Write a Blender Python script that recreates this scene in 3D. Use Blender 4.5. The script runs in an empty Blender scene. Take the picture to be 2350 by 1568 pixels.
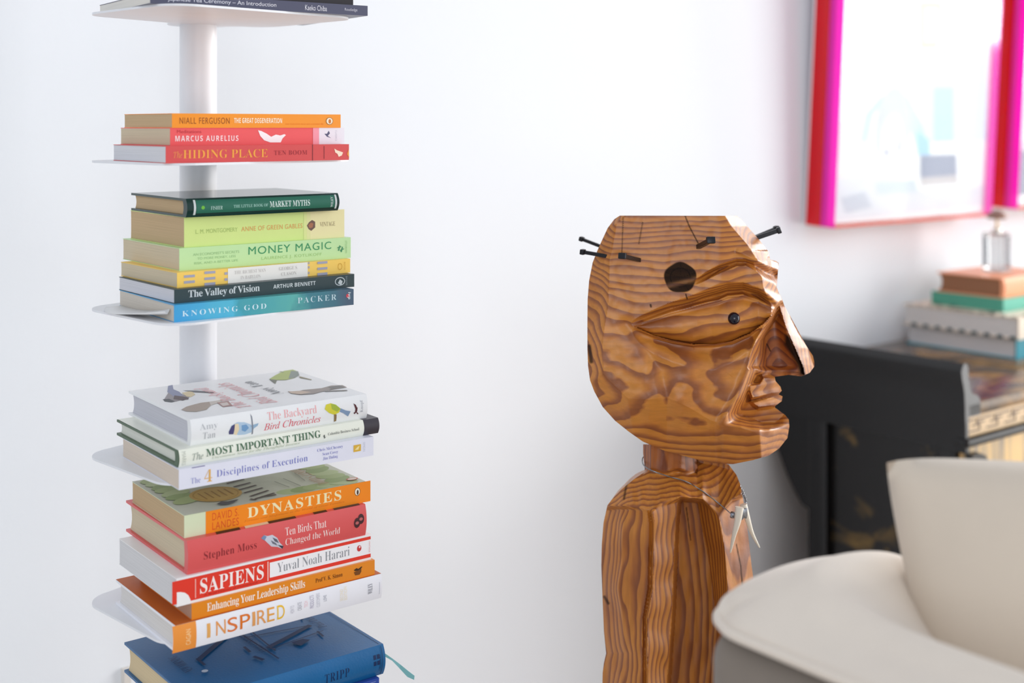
import bpy, bmesh, math, random
import numpy as np
from mathutils import Vector, Matrix
from mathutils import noise as mnoise
random.seed(7)
S = bpy.context.scene
COL = S.collection

# ------------------------------------------------------------------ camera
F = 2900.0; HY = 290.0; CX = 1175.0; ZC = 1.25
cam = bpy.data.cameras.new('camera')
cam.sensor_width = 36.0
cam.lens = F / 2350 * 36.0
cam.shift_y = -(784 - HY) / 2350
cam.clip_start = 0.02
cam.dof.use_dof = True
cam.dof.focus_distance = 1.31
cam.dof.aperture_fstop = 2.9
camo = bpy.data.objects.new('camera', cam)
camo.location = (0, 0, ZC); camo.rotation_euler = (math.pi / 2, 0, 0)
COL.objects.link(camo); S.camera = camo

# ------------------------------------------------------------------ light
S.view_settings.view_transform = 'Standard'
S.view_settings.look = 'None'
S.view_settings.gamma = 1.0
S.view_settings.exposure = 0.0
w_ = bpy.data.worlds.new('world'); S.world = w_; w_.use_nodes = True
bg = w_.node_tree.nodes['Background']
bg.inputs[0].default_value = (0.865, 0.915, 1.0, 1); bg.inputs[1].default_value = 0.70

def area(name, loc, target, sx, sy, power, col):
    l = bpy.data.lights.new(name, 'AREA'); l.shape = 'RECTANGLE'
    l.size = sx; l.size_y = sy; l.energy = power; l.color = col
    o = bpy.data.objects.new(name, l); COL.objects.link(o)
    o.location = loc
    o.rotation_euler = (Vector(target) - Vector(loc)).to_track_quat('-Z', 'Y').to_euler()
    return o
area('window_sunlight', (4.45, 4.25, 2.2), (0.2, 1.40, 1.0), 1.3, 1.5, 140, (1.0, 0.985, 0.965))
area('window_daylight', (3.3, 1.75, 1.2), (0.4, 1.5, 0.95), 1.8, 2.1, 52, (1.0, 0.985, 0.96))
area('camera_side_fill', (0.45, -2.7, 1.6), (0.1, 1.6, 0.8), 2.0, 2.0, 40, (0.92, 0.96, 1.0))  # fill lamp added behind the camera to brighten wall and spines

# ------------------------------------------------------------------ helpers
TH = math.radians(38.5)
WD = Vector((math.cos(TH), math.sin(TH), 0))      # along the wall, away from the camera
ND = Vector((math.sin(TH), -math.cos(TH), 0))     # out of the wall, into the room
UP = Vector((0, 0, 1))

def lin(c):
    c = c / 255.0
    return c / 12.92 if c <= 0.04045 else ((c + 0.055) / 1.055) ** 2.4
def rgb(*c):
    return (lin(c[0]), lin(c[1]), lin(c[2]), 1)
def ray(u, v):
    return Vector(((u - CX) / F, 1.0, -(v - HY) / F))
def at(u, v, d):
    return Vector((0, 0, ZC)) + ray(u, v) * d
def hit(u, v, p, n):
    r = ray(u, v); o = Vector((0, 0, ZC))
    return o + r * ((Vector(p) - o).dot(n) / r.dot(n))

MATS = {}
def mat(name, col, rough=0.5, spec=0.5, metal=0.0, coat=0.0, bump=None, vary=None, sheen=0.0):
    """principled material with a procedural tone variation and bump"""
    if name in MATS: return MATS[name]
    m = bpy.data.materials.new(name); m.use_nodes = True
    nt = m.node_tree; N = nt.nodes; L = nt.links
    b = N['Principled BSDF']
    b.inputs['Base Color'].default_value = col
    b.inputs['Roughness'].default_value = rough
    b.inputs['Specular IOR Level'].default_value = spec
    b.inputs['Metallic'].default_value = metal
    b.inputs['Coat Weight'].default_value = coat
    b.inputs['Sheen Weight'].default_value = sheen
    tc = N.new('ShaderNodeTexCoord')
    sc, amt = vary or (30.0, 0.04)
    nz = N.new('ShaderNodeTexNoise'); nz.inputs['Scale'].default_value = sc; nz.inputs['Detail'].default_value = 3
    L.new(tc.outputs['Object'], nz.inputs['Vector'])
    hs = N.new('ShaderNodeHueSaturation'); hs.inputs['Color'].default_value = col
    mr = N.new('ShaderNodeMapRange'); mr.inputs[3].default_value = 1 - amt; mr.inputs[4].default_value = 1 + amt
    L.new(nz.outputs[0], mr.inputs[0]); L.new(mr.outputs[0], hs.inputs['Value'])
    L.new(hs.outputs[0], b.inputs['Base Color'])
    if bump:
        bs, bst, bd = bump
        n2 = N.new('ShaderNodeTexNoise'); n2.inputs['Scale'].default_value = bs; n2.inputs['Detail'].default_value = 4
        L.new(tc.outputs['Object'], n2.inputs['Vector'])
        bp = N.new('ShaderNodeBump'); bp.inputs['Strength'].default_value = bst; bp.inputs['Distance'].default_value = bd
        L.new(n2.outputs[0], bp.inputs['Height']); L.new(bp.outputs[0], b.inputs['Normal'])
    MATS[name] = m
    return m
def ink(c, rough=0.45):
    return mat('print_%d_%d_%d' % tuple(int(x) for x in c[:3]), rgb(*c), rough, 0.4)

def paper(c):
    name = 'pages_%d_%d_%d' % tuple(c)
    if name in MATS: return MATS[name]
    m = bpy.data.materials.new(name); m.use_nodes = True
    N = m.node_tree.nodes; L = m.node_tree.links; b = N['Principled BSDF']
    b.inputs['Roughness'].default_value = 0.85; b.inputs['Specular IOR Level'].default_value = 0.2
    tc = N.new('ShaderNodeTexCoord'); mp = N.new('ShaderNodeMapping'); mp.inputs['Scale'].default_value = (6, 6, 2600)
    L.new(tc.outputs['Object'], mp.inputs[0])
    nz = N.new('ShaderNodeTexNoise'); nz.inputs['Scale'].default_value = 1.0; nz.inputs['Detail'].default_value = 2
    L.new(mp.outputs[0], nz.inputs[0])
    cr = N.new('ShaderNodeValToRGB')
    d = [x * 0.92 for x in c]
    cr.color_ramp.elements[0].position = .3; cr.color_ramp.elements[0].color = rgb(*d)
    cr.color_ramp.elements[1].position = .62; cr.color_ramp.elements[1].color = rgb(*c)
    L.new(nz.outputs[0], cr.inputs[0]); L.new(cr.outputs[0], b.inputs['Base Color'])
    bp = N.new('ShaderNodeBump'); bp.inputs['Strength'].default_value = .25; bp.inputs['Distance'].default_value = .0004
    L.new(nz.outputs[0], bp.inputs['Height']); L.new(bp.outputs[0], b.inputs['Normal'])
    MATS[name] = m
    return m

def link(name, me, parent=None, m=None):
    o = bpy.data.objects.new(name, me); COL.objects.link(o)
    if m is not None:
        for x in (m if isinstance(m, (list, tuple)) else [m]): me.materials.append(x)
    if parent is not None: o.parent = parent
    return o
def from_bm(name, bm, m, parent=None, smooth=None):
    me = bpy.data.meshes.new(name)
    bmesh.ops.recalc_face_normals(bm, faces=bm.faces)
    bm.to_mesh(me); bm.free()
    if smooth is not None:
        me.shade_smooth(); me.set_sharp_from_angle(angle=math.radians(smooth))
    return link(name, me, parent, m)
def tag(o, label, cat, group=None):
    o['label'] = label; o['category'] = cat
    if group: o['group'] = group
    return o
def thing(name, label, cat, loc=(0, 0, 0), rz=0.0, group=None):
    o = bpy.data.objects.new(name, None); COL.objects.link(o)
    o.empty_display_size = 0.05
    o.location = loc; o.rotation_euler = (0, 0, rz)
    return tag(o, label, cat, group)
def add_box(bm, lo, hi, bevel=0.0, seg=2):
    r = bmesh.ops.create_cube(bm, size=1)
    vs = r['verts']
    for v in vs:
        for k in range(3):
            v.co[k] = lo[k] if v.co[k] < 0 else hi[k]
    if bevel > 0:
        es = list({e for v in vs for e in v.link_edges})
        bmesh.ops.bevel(bm, geom=es, offset=bevel, segments=seg, affect='EDGES', profile=.5)
def box(name, lo, hi, m, parent=None, bevel=0.0):
    bm = bmesh.new(); add_box(bm, lo, hi, bevel)
    return from_bm(name, bm, m, parent, 40 if bevel else None)
def add_prism(bm, pts, d):
    """polygon of Vectors extruded by vector d"""
    a = [bm.verts.new(p) for p in pts]; b = [bm.verts.new(Vector(p) + Vector(d)) for p in pts]
    n = len(pts)
    bm.faces.new(a); bm.faces.new(b[::-1])
    for i in range(n): bm.faces.new((a[i], b[i], b[(i + 1) % n], a[(i + 1) % n]))
def add_tube(bm, pts, rad, seg=8, caps=True):
    pts = [Vector(p) for p in pts]
    rads = rad if isinstance(rad, (list, tuple)) else [rad] * len(pts)
    rings = []; ref = None
    for i, p in enumerate(pts):
        t = (pts[min(i + 1, len(pts) - 1)] - pts[max(i - 1, 0)]).normalized()
        if ref is None:
            ref = Vector((0, 0, 1)) if abs(t.z) < .9 else Vector((1, 0, 0))
        x = (ref - t * ref.dot(t)).normalized(); y = t.cross(x); ref = x
        rings.append([bm.verts.new(p + (x * math.cos(2 * math.pi * k / seg) + y * math.sin(2 * math.pi * k / seg)) * rads[i]) for k in range(seg)])
    for a, b in zip(rings, rings[1:]):
        for k in range(seg): bm.faces.new((a[k], a[(k + 1) % seg], b[(k + 1) % seg], b[k]))
    if caps: bm.faces.new(rings[0][::-1]); bm.faces.new(rings[-1])
def add_lathe(bm, prof, loc, seg=32):
    rings = [[bm.verts.new((loc[0] + r * math.cos(2 * math.pi * k / seg), loc[1] + r * math.sin(2 * math.pi * k / seg), loc[2] + z)) for k in range(seg)] for r, z in prof]
    for a, b in zip(rings, rings[1:]):
        for k in range(seg): bm.faces.new((a[k], a[(k + 1) % seg], b[(k + 1) % seg], b[k]))
    bm.faces.new(rings[0][::-1]); bm.faces.new(rings[-1])
def smooth_path(pts, n=8):
    P = [Vector(p) for p in pts]; out = []
    for i in range(len(P) - 1):
        a = P[max(i - 1, 0)]; b = P[i]; c = P[i + 1]; d = P[min(i + 2, len(P) - 1)]
        for k in range(n):
            t = k / n
            out.append(.5 * ((2 * b) + (c - a) * t + (2 * a - 5 * b + 4 * c - d) * t * t + (3 * b - a - 3 * c + d) * t ** 3))
    out.append(P[-1]); return out

# ------------------------------------------------------------------ room
P0 = Vector((-0.3228, 1.68, 0))                     # a point of the wall behind the bookcase
def wall_mat():
    m = bpy.data.materials.new('white_wall_paint'); m.use_nodes = True
    N = m.node_tree.nodes; L = m.node_tree.links; b = N['Principled BSDF']
    b.inputs['Roughness'].default_value = .75; b.inputs['Specular IOR Level'].default_value = .25
    tc = N.new('ShaderNodeTexCoord')
    nz = N.new('ShaderNodeTexNoise'); nz.inputs['Scale'].default_value = 2.2; nz.inputs['Detail'].default_value = 2
    L.new(tc.outputs['Object'], nz.inputs[0])
    cr = N.new('ShaderNodeValToRGB')
    cr.color_ramp.elements[0].color = rgb(237, 240, 244); cr.color_ramp.elements[1].color = rgb(241, 244, 248)
    L.new(nz.outputs[0], cr.inputs[0]); L.new(cr.outputs[0], b.inputs['Base Color'])
    n2 = N.new('ShaderNodeTexNoise'); n2.inputs['Scale'].default_value = 160; n2.inputs['Detail'].default_value = 5
    L.new(tc.outputs['Object'], n2.inputs[0])
    bp = N.new('ShaderNodeBump'); bp.inputs['Strength'].default_value = .15; bp.inputs['Distance'].default_value = .0012
    L.new(n2.outputs[0], bp.inputs['Height']); L.new(bp.outputs[0], b.inputs['Normal'])
    return m
WM = wall_mat()
bm = bmesh.new()
a = P0 - WD * 1.9; b_ = P0 + WD * 4.2
add_prism(bm, [a, b_, b_ - ND * .12, a - ND * .12], (0, 0, 2.6))
o = from_bm('wall_back', bm, WM); o['kind'] = 'structure'
def floor_mat():
    m = bpy.data.materials.new('oak_floor'); m.use_nodes = True
    N = m.node_tree.nodes; L = m.node_tree.links; b = N['Principled BSDF']
    b.inputs['Roughness'].default_value = .4
    tc = N.new('ShaderNodeTexCoord'); mp = N.new('ShaderNodeMapping')
    mp.inputs['Rotation'].default_value = (0, 0, -TH)
    L.new(tc.outputs['Object'], mp.inputs[0])
    br = N.new('ShaderNodeTexBrick'); br.inputs['Scale'].default_value = 1
    br.inputs['Brick Width'].default_value = 1.4; br.inputs['Row Height'].default_value = .14; br.inputs['Mortar Size'].default_value = .003
    br.inputs['Color1'].default_value = rgb(222, 212, 200); br.inputs['Color2'].default_value = rgb(212, 200, 186); br.inputs['Mortar'].default_value = rgb(110, 80, 50)
    L.new(mp.outputs[0], br.inputs[0]); L.new(br.outputs[0], b.inputs['Base Color'])
    return m
o = box('floor', (-3.2, -3.2, -.06), (4.4, 4.6, 0), floor_mat()); o['kind'] = 'structure'
bm = bmesh.new()
add_prism(bm, [a, b_, b_ + ND * .014, a + ND * .014], (0, 0, .09))
o = from_bm('baseboard_back', bm, mat('white_trim', rgb(240, 240, 240), .4)); o['kind'] = 'structure'
# a narrow vertical cable cover on the wall, low down behind the books
q = hit(287, 1531, P0, ND)
bm = bmesh.new(); c0 = Vector((q.x, q.y, .09))
add_prism(bm, [c0 - WD * .005, c0 + WD * .005, c0 + WD * .004 + ND * .009, c0 - WD * .004 + ND * .009], (0, 0, q.z - .09))
o = from_bm('trim_1', bm, mat('cable_cover_plastic', rgb(226, 220, 212), .4)); o['kind'] = 'structure'

# ------------------------------------------------------------------ bookcase
BX, BY = -0.3563, 1.435
WHITE_METAL = mat('white_powder_coat', rgb(232, 233, 237), .38, .5, bump=(900, .05, .0003))
root = thing('column_bookcase', 'white metal column bookcase with round post and stacked square plates by the wall', 'bookcase', (BX, BY, 0), math.radians(46))
bm = bmesh.new()
add_lathe(bm, [(.0207, .02), (.0207, 1.62)], (0, 0, 0), 40)
from_bm('post', bm, WHITE_METAL, root, 40)
bm = bmesh.new(); add_box(bm, (-.15, -.17, 0), (.15, .13, .02), .006); from_bm('base', bm, WHITE_METAL, root, 40)
DT = 1.31
PLZ = [ZC - (t - HY) * DT / F for t in (31, 368, 706, 1043, 1378, 1714)]
PC = Matrix.Rotation(-math.radians(46), 3, 'Z') @ Vector((-.305 - BX, 1.333 - BY, 0))
for z in PLZ:
    bm = bmesh.new()
    pts = []
    hx, hy, rc = .114, .088, .031
    for k, (sx, sy) in enumerate(((1, 1), (-1, 1), (-1, -1), (1, -1))):
        for j in range(11):
            an = math.pi / 2 * (k + j / 10)
            pts.append(Vector((PC.x + sx * (hx - rc) + rc * math.cos(an), PC.y + sy * (hy - rc) + rc * math.sin(an), z - .0022)))
    # a rounded tongue carries the plate on the post
    i0 = 11
    tongue = [Vector((.034 * math.cos(t), .034 * math.sin(t) , z - .0022)) for t in [math.radians(-8 + 196 * k / 16) for k in range(17)]]
    yb = PC.y + hy
    tongue = [Vector((p.x, max(p.y, yb), p.z)) for p in tongue]
    pts = pts[:i0] + tongue + pts[i0:]
    add_prism(bm, pts, (0, 0, .0022))
    from_bm('plate', bm, WHITE_METAL, root)

# ------------------------------------------------------------------ lettering
def uni(s, style):
    if style in ('s',): return s
    if style == 'S': U, Lw, D = 0x1D5D4, 0x1D5EE, 0x1D7EC
    elif style in ('b', 'r'): U, Lw, D = 0x1D400, 0x1D41A, 0x1D7CE
    elif style == 'i': U, Lw, D = 0x1D434, 0x1D44E, None
    out = ''
    for c in s:
        if 'A' <= c <= 'Z': out += chr(U + ord(c) - 65)
        elif 'a' <= c <= 'z': out += '\u210e' if (style == 'i' and c == 'h') else chr(Lw + ord(c) - 97)
        elif c.isdigit() and D: out += chr(D + int(c))
        else: out += c
    return out
def glyphs(s, style, space=1.0):
    c = bpy.data.curves.new('text_tmp', 'FONT')
    c.body = uni(s, style); c.size = 1; c.space_character = space; c.resolution_u = 4
    if style == 'r': c.offset = -0.011
    o = bpy.data.objects.new('text_tmp', c); COL.objects.link(o)
    me = bpy.data.meshes.new_from_object(o.evaluated_get(bpy.context.evaluated_depsgraph_get()))
    V = np.array([v.co[:2] for v in me.vertices]); Fc = [list(p.vertices) for p in me.polygons]
    bpy.data.objects.remove(o); bpy.data.curves.remove(c); bpy.data.meshes.remove(me)
    lo = V.min(0); hi = V.max(0)
    return (V - lo) / (hi - lo), Fc

class Deco:
    """flat prints on one surface; mp(a, b, lift) gives the local 3-D point"""
    def __init__(s, mp): s.mp = mp; s.v = []; s.f = []; s.mi = []; s.m = []; s.k = 0; s.it = []; s.slices = 0
    def _m(s, col):
        m = ink(col)
        if m not in s.m: s.m.append(m)
        return s.m.index(m)
    def raw(s, pts, faces, col, layer=None):
        if s.slices:                                     # extra cuts let the print follow a rounded spine
            q = bmesh.new(); vs = [q.verts.new((p[0], p[1] * .03, 0)) for p in pts]
            for f in faces:
                try: q.faces.new([vs[x] for x in f])
                except ValueError: pass
            ys = [p[1] for p in pts]; y0, y1 = min(ys), max(ys)
            for k in range(1, s.slices):
                t = k / s.slices
                if y0 < t < y1: bmesh.ops.bisect_plane(q, geom=q.verts[:] + q.edges[:] + q.faces[:], plane_co=(0, t * .03, 0), plane_no=(0, 1, 0))
            bmesh.ops.triangulate(q, faces=q.faces[:])
            q.verts.index_update()
            pts = [(v.co.x, v.co.y / .03) for v in q.verts]; faces = [[v.index for v in f.verts] for f in q.faces]; q.free()
        i = s._m(col); n = len(s.v); f0 = len(s.f)
        if layer is None: s.k += 1; layer = s.k
        for p in pts: s.v.append(s.mp(p[0], p[1], .00016 + .00002 * layer))
        for f in faces: s.f.append([x + n for x in f]); s.mi.append(i)
        s.it.append((n, len(s.v), f0, len(s.f)))
    def poly(s, pts, col): s.raw(pts, [list(range(len(pts)))], col)
    def rect(s, a0, a1, b0, b1, col):
        n = 6; P = []; Q = []
        for j in range(n + 1):
            b = b0 + (b1 - b0) * j / n; P += [(a0, b), (a1, b)]
        for j in range(n): Q.append([2 * j, 2 * j + 1, 2 * j + 3, 2 * j + 2])
        s.raw(P, Q, col)
    def ell(s, ca, cb, ra, rb, col, rot=0, n=28, inner=0):
        P = []
        for k in range(n):
            t = 2 * math.pi * k / n; x = ra * math.cos(t); y = rb * math.sin(t)
            P.append((ca + x * math.cos(rot) - y * math.sin(rot), cb + x * math.sin(rot) + y * math.cos(rot)))
        if not inner: s.raw(P, [list(range(n))], col); return
        Pi = [(ca + (p[0] - ca) * inner, cb + (p[1] - cb) * inner) for p in P]
        s.raw(P + Pi, [[k, (k + 1) % n, n + (k + 1) % n, n + k] for k in range(n)], col)
    def line(s, a, b, wd, col):
        a = Vector(a); b = Vector(b); t = (b - a).normalized(); q = Vector((-t.y, t.x)) * wd / 2
        s.poly([a - q, b - q, b + q, a + q], col)
    def text(s, body, style, col, x0, x1, y0, y1, space=1.0, rot=0, frame=None):
        """fit the text in the box; frame maps unit-square to surface coordinates"""
        V, Fc = glyphs(body, style, space)
        if frame is None:
            if rot == 90: fr = lambda p: (x0 + (x1 - x0) * (1 - p[1]), y0 + (y1 - y0) * p[0])
            elif rot == -90: fr = lambda p: (x0 + (x1 - x0) * p[1], y0 + (y1 - y0) * (1 - p[0]))
            else: fr = lambda p: (x0 + (x1 - x0) * p[0], y0 + (y1 - y0) * p[1])
        else: fr = frame
        s.raw([fr(p) for p in V], Fc, col)
    def build(s, name, parent):
        """one mesh for each cluster of prints that lie close together"""
        V = [Vector(v) for v in s.v]
        items = []
        for i0, i1, f0, f1 in s.it:
            P = V[i0:i1]
            items.append([min(p.x for p in P), max(p.x for p in P), min(p.y + p.z for p in P), max(p.y + p.z for p in P), [(i0, i1, f0, f1)]])
        gap = .009
        again = True
        while again:
            again = False
            for i in range(len(items)):
                for j in range(i + 1, len(items)):
                    A, B = items[i], items[j]
                    if A[0] < B[1] + gap and B[0] < A[1] + gap and A[2] < B[3] + gap and B[2] < A[3] + gap:
                        items[i] = [min(A[0], B[0]), max(A[1], B[1]), min(A[2], B[2]), max(A[3], B[3]), A[4] + B[4]]
                        del items[j]; again = True; break
                if again: break
        for it in items:
            vv, ff, mi, ms = [], [], [], []
            for i0, i1, f0, f1 in sorted(it[4]):
                n = len(vv) - i0; vv += s.v[i0:i1]
                for k in range(f0, f1):
                    ff.append([x + n for x in s.f[k]]); m = s.m[s.mi[k]]
                    if m not in ms: ms.append(m)
                    mi.append(ms.index(m))
            me = bpy.data.meshes.new(name); me.from_pydata([tuple(v) for v in vv], [], ff)
            for m in ms: me.materials.append(m)
            me.polygons.foreach_set('material_index', mi); me.update()
            link(name, me, parent)

# ------------------------------------------------------------------ books
ZS = -0.05
class Book:
    def __init__(s, pose, label, cover, pages, hard=False, round_=0.0, spine=None, group='books stacked on the column bookcase', board=None, rough=.35, cat='book', name='book', bend=0):
        s.x, s.y, s.yaw, s.L, s.W, s.T, z = pose
        s.z = z + ZS
        s.o = Vector((s.x, s.y, s.z)); c, n = math.cos(s.yaw), math.sin(s.yaw)
        s.w = Vector((c, n, 0)); s.d = Vector((-n, c, 0)); s.r = round_
        s.root = thing(name, label, cat, s.o, s.yaw, group)
        L, W, T = s.L, s.W, s.T
        cm = mat('cover_%d_%d_%d' % cover, rgb(*cover), rough, .5) if isinstance(cover, tuple) else cover
        th = .0024 if hard else .0006
        ov = .003 if hard else 0.0
        bm = bmesh.new()
        # closed U profile (depth, height), extruded along the spine
        n_ = 12
        out = [(W, 0)] + [(-s.bul(k / n_), T * k / n_) for k in range(n_ + 1)] + [(W, T)]
        hb = .007 if hard and round_ else th
        inn = [(W, T - th)] + [(max(hb, th) - .5 * s.bul(k / n_), th + (T - 2 * th) * k / n_) for k in range(n_, -1, -1)] + [(W, th)]
        prof = out + inn
        A = [bm.verts.new((0, p[0], p[1])) for p in prof]; B = [bm.verts.new((L, p[0], p[1])) for p in prof]
        m_ = len(out); N = len(prof)
        for i in range(N): bm.faces.new((A[i], A[(i + 1) % N], B[(i + 1) % N], B[i]))
        for X in (A, B):
            for i in range(m_ - 1): bm.faces.new((X[i], X[i + 1], X[N - 2 - i], X[N - 1 - i]))
        s.cover = from_bm('cover', bm, cm, s.root, 35)
        bm = bmesh.new()
        pa, pb = (ov, L - ov)
        zb, zt = th + .0001, T - th - .0001
        n2 = 10
        front = [((max(hb, th) - .5 * s.bul(k / n2)) + .0003, zb + (zt - zb) * k / n2) for k in range(n2 + 1)]
        back = [(W - ov - .0006 - (.25 * T * (1 - (2 * k / n2 - 1) ** 2) * (.6 if hard and round_ else .06)), zb + (zt - zb) * k / n2) for k in range(n2, -1, -1)]
        add_prism(bm, [Vector((pa + .0002, p[0], p[1])) for p in front + back], (pb - pa - .0004, 0, 0))
        s.pages = from_bm('page_block', bm, paper(pages), s.root, 30)
        s.D = Deco(lambda a, t, l: (a, -s.bul(t) - l, t * T))
        s.D.slices = 14 if round_ else 0
        s.Tp = Deco(lambda a, b, l: (a, b, T + l))
    def bul(s, t): return s.r * (1 - (2 * t - 1) ** 2)
    def A(s, u):                                       # photo column -> distance along the spine
        m = Vector((math.sin(s.yaw), -math.cos(s.yaw), 0))
        r = ray(u, 0); P = r * (s.o.dot(m) / (r.x * m.x + r.y * m.y))
        return (P - s.o).to_2d().dot(s.w.to_2d())
    def top(s, u, v):                                  # photo point -> top face coordinates
        P = hit(u, v, s.o + UP * s.T, UP) - s.o
        return (P.dot(s.w), P.dot(s.d))
    def spt(s, u, v):
        m = Vector((math.sin(s.yaw), -math.cos(s.yaw), 0))
        P = hit(u, v, s.o, m) - s.o
        return (P.dot(s.w), P.z / s.T)
    def txt(s, body, st, col, u0, u1, t0, t1, sp=1.0, rot=0):
        s.D.text(body, st, col, s.A(u0), s.A(u1), t0, t1, sp, rot)
    def bar(s, u0, u1, t0, t1, col): s.D.rect(s.A(u0), s.A(u1), t0, t1, col)
    def oval(s, u, t, du, dt, col, inner=0, rot=0): s.D.ell(s.A(u), t, s.A(u + du) - s.A(u), dt, col, rot, inner=inner)
    def sp_poly(s, pts, col): s.D.poly([s.spt(*p) for p in pts], col)
    def tp_poly(s, pts, col): s.Tp.poly([s.top(*p) for p in pts], col)
    def done(s, name='spine_lettering'):
        s.D.build(name, s.cover); s.Tp.build('cover_print', s.cover)
        return s

POSE = {
 'hiding': (-.3282, 1.198, .675, .2016, .1312, .0165, 1.2648),
 'marcus': (-.3286, 1.215, .690, .1935, .1200, .0172, 1.2813),
 'niall': (-.3268, 1.215, .690, .1890, .1150, .0140, 1.2985),
 'knowing': (-.3234, 1.2094, .6569, .1979, .143, .0166, 1.1121),
 'valley': (-.3259, 1.2195, .6871, .2038, .1351, .0137, 1.1287),
 'babylon': (-.3263, 1.2314, .7096, .2003, .1315, .0149, 1.1424),
 'money': (-.328, 1.2462, .6826, .1973, .142, .0223, 1.1573),
 'anne': (-.325, 1.2531, .6901, .1782, .1318, .0304, 1.1796),
 'market': (-.3218, 1.246, .6686, .1722, .140, .0186, 1.21),
 'discip': (-.311, 1.1803, .6421, .2096, .1492, .0193, .9599),
 'most': (-.3145, 1.1879, .6555, .2193, .1576, .0161, .9792),
 'bird': (-.3067, 1.2036, .6434, .1931, .1637, .0252, .9953),
 'inspired': (-.3141, 1.1792, .6593, .2249, .1525, .0252, .8085),
 'enhanc': (-.3022, 1.1923, .6532, .2007, .13, .0153, .8337),
 'sapiens': (-.3147, 1.1851, .6596, .2127, .1463, .0265, .849),
 'tenbirds': (-.3076, 1.1954, .644, .1941, .1614, .0323, .8755),
 'dynasties': (-.3118, 1.2026, .6309, .1967, .1429, .0215, .9078),
}
TAN = (205, 178, 140); CREAM = (214, 200, 172); OFF = (226, 222, 212); COOL = (222, 222, 226)
G1 = 'paperbacks on the second plate from the top'
# top plate, cut by the frame
bk = Book((-.3444, 1.203, .615, .2345, .155, .0106, PLZ[0] - ZS), 'thin slate paperback lying on the highest plate, its spine cut by the picture edge', (84, 85, 106), (232, 228, 220))
bk.txt('Japanese Tea Ceremony \u2013 An Introduction', 's', (228, 226, 234), 385, 634, .24, .74)
bk.txt('Kaeko Chiba', 's', (228, 226, 234), 700, 750, .22, .74); bk.txt('Routledge', 's', (205, 203, 214), 791, 820, .3, .66)
bk.done()
bk = Book((-.335, 1.215, .615, .205, .140, .024, PLZ[0] - ZS + .0106), 'brown hardcover with black boards on top of the thin slate paperback', (44, 40, 44), (178, 116, 92), hard=True)
bk.done()
# second plate
b = Book(POSE['hiding'], 'red paperback with orange serif title, bottom of the three beside two small paperbacks', (216, 78, 78), COOL)
b.txt('The', 'i', (238, 150, 80), 398, 418, .3, .68); b.txt('HIDING PLACE', 'r', (243, 165, 66), 420, 614, .26, .76)
b.txt('TEN BOOM', 'r', (160, 42, 52), 629, 705, .38, .66, 1.1)
b.bar(716.5, 718, 0, 1, (120, 40, 50)); b.bar(743, 744.2, .1, .9, (120, 40, 50))
b.sp_poly([(767, 341), (773, 345), (779, 347), (787, 350), (784, 357), (777, 360), (774, 353), (769, 350)], (250, 225, 200))
b.sp_poly([(796, 354), (800, 342), (801, 362)], (240, 150, 60)); b.done()
b = Book(POSE['marcus'], 'red paperback with white bird and white spine end, between two other paperbacks', (238, 92, 94), CREAM)
b.txt('MARCUS AURELIUS', 'S', (252, 226, 226), 402, 547, .24, .56, 1.25); b.txt('Meditations', 's', (190, 50, 60), 406, 462, .70, .88)
b.sp_poly([(592, 299), (600, 301), (612, 307), (622, 314), (633, 309), (643, 311), (652, 308), (656, 310), (648, 318), (644, 327), (620, 327), (606, 322), (597, 312)], (250, 246, 246))
b.bar(718, 732, 0, 1, (246, 156, 170)); b.bar(732, 790, 0, 1, (236, 232, 240))
b.sp_poly([(744, 307), (750, 307), (754, 300), (757, 306), (752, 312), (760, 317), (750, 314)], (88, 88, 120))
b.txt('CLASSICS', 's', (190, 186, 200), 769, 773, .2, .85, rot=-90); b.done()
b = Book(POSE['niall'], 'orange paperback topmost of the second plate, small oval badge on its spine end', (246, 150, 32), TAN)
b.txt('NIALL FERGUSON', 's', (150, 76, 20), 412, 527, .28, .72, 1.15); b.txt('THE GREAT DEGENERATION', 'S', (255, 240, 214), 537, 647, .34, .7)
b.txt('how institutions decay and economies die', 's', (232, 130, 24), 655, 742, .2, .34)
b.oval(756, .5, 8, .27, (120, 70, 30)); b.oval(756, .5, 7, .24, (250, 232, 206)); b.oval(756.5, .48, 3, .17, (200, 120, 50)); b.done()
# third plate
mk = bpy.data.materials.new('sea_print'); mk.use_nodes = True
N = mk.node_tree.nodes; L_ = mk.node_tree.links
N['Principled BSDF'].inputs['Roughness'].default_value = .3
tc = N.new('ShaderNodeTexCoord'); sx = N.new('ShaderNodeSeparateXYZ'); L_.new(tc.outputs['Object'], sx.inputs[0])
nz = N.new('ShaderNodeTexNoise'); nz.inputs['Scale'].default_value = 45; nz.inputs['Detail'].default_value = 3; L_.new(tc.outputs['Object'], nz.inputs[0])
ma = N.new('ShaderNodeMath'); ma.operation = 'MULTIPLY_ADD'; ma.inputs[1].default_value = .05; L_.new(nz.outputs[0], ma.inputs[0])
L_.new(sx.outputs[0], ma.inputs[2])
mr = N.new('ShaderNodeMapRange'); mr.inputs[1].default_value = .025; mr.inputs[2].default_value = .225; L_.new(ma.outputs[0], mr.inputs[0])
cr = N.new('ShaderNodeValToRGB'); e = cr.color_ramp.elements
e[0].color = rgb(62, 160, 214); e[1].position = 1; e[1].color = rgb(74, 96, 118)
for p_, c_ in ((.3, (84, 186, 214)), (.36, (66, 160, 176)), (.62, (92, 178, 172)), (.72, (62, 128, 142))):
    k = e.new(p_); k.color = rgb(*c_)
L_.new(mr.outputs[0], cr.inputs[0]); L_.new(cr.outputs[0], N['Principled BSDF'].inputs['Base Color'])
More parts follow.
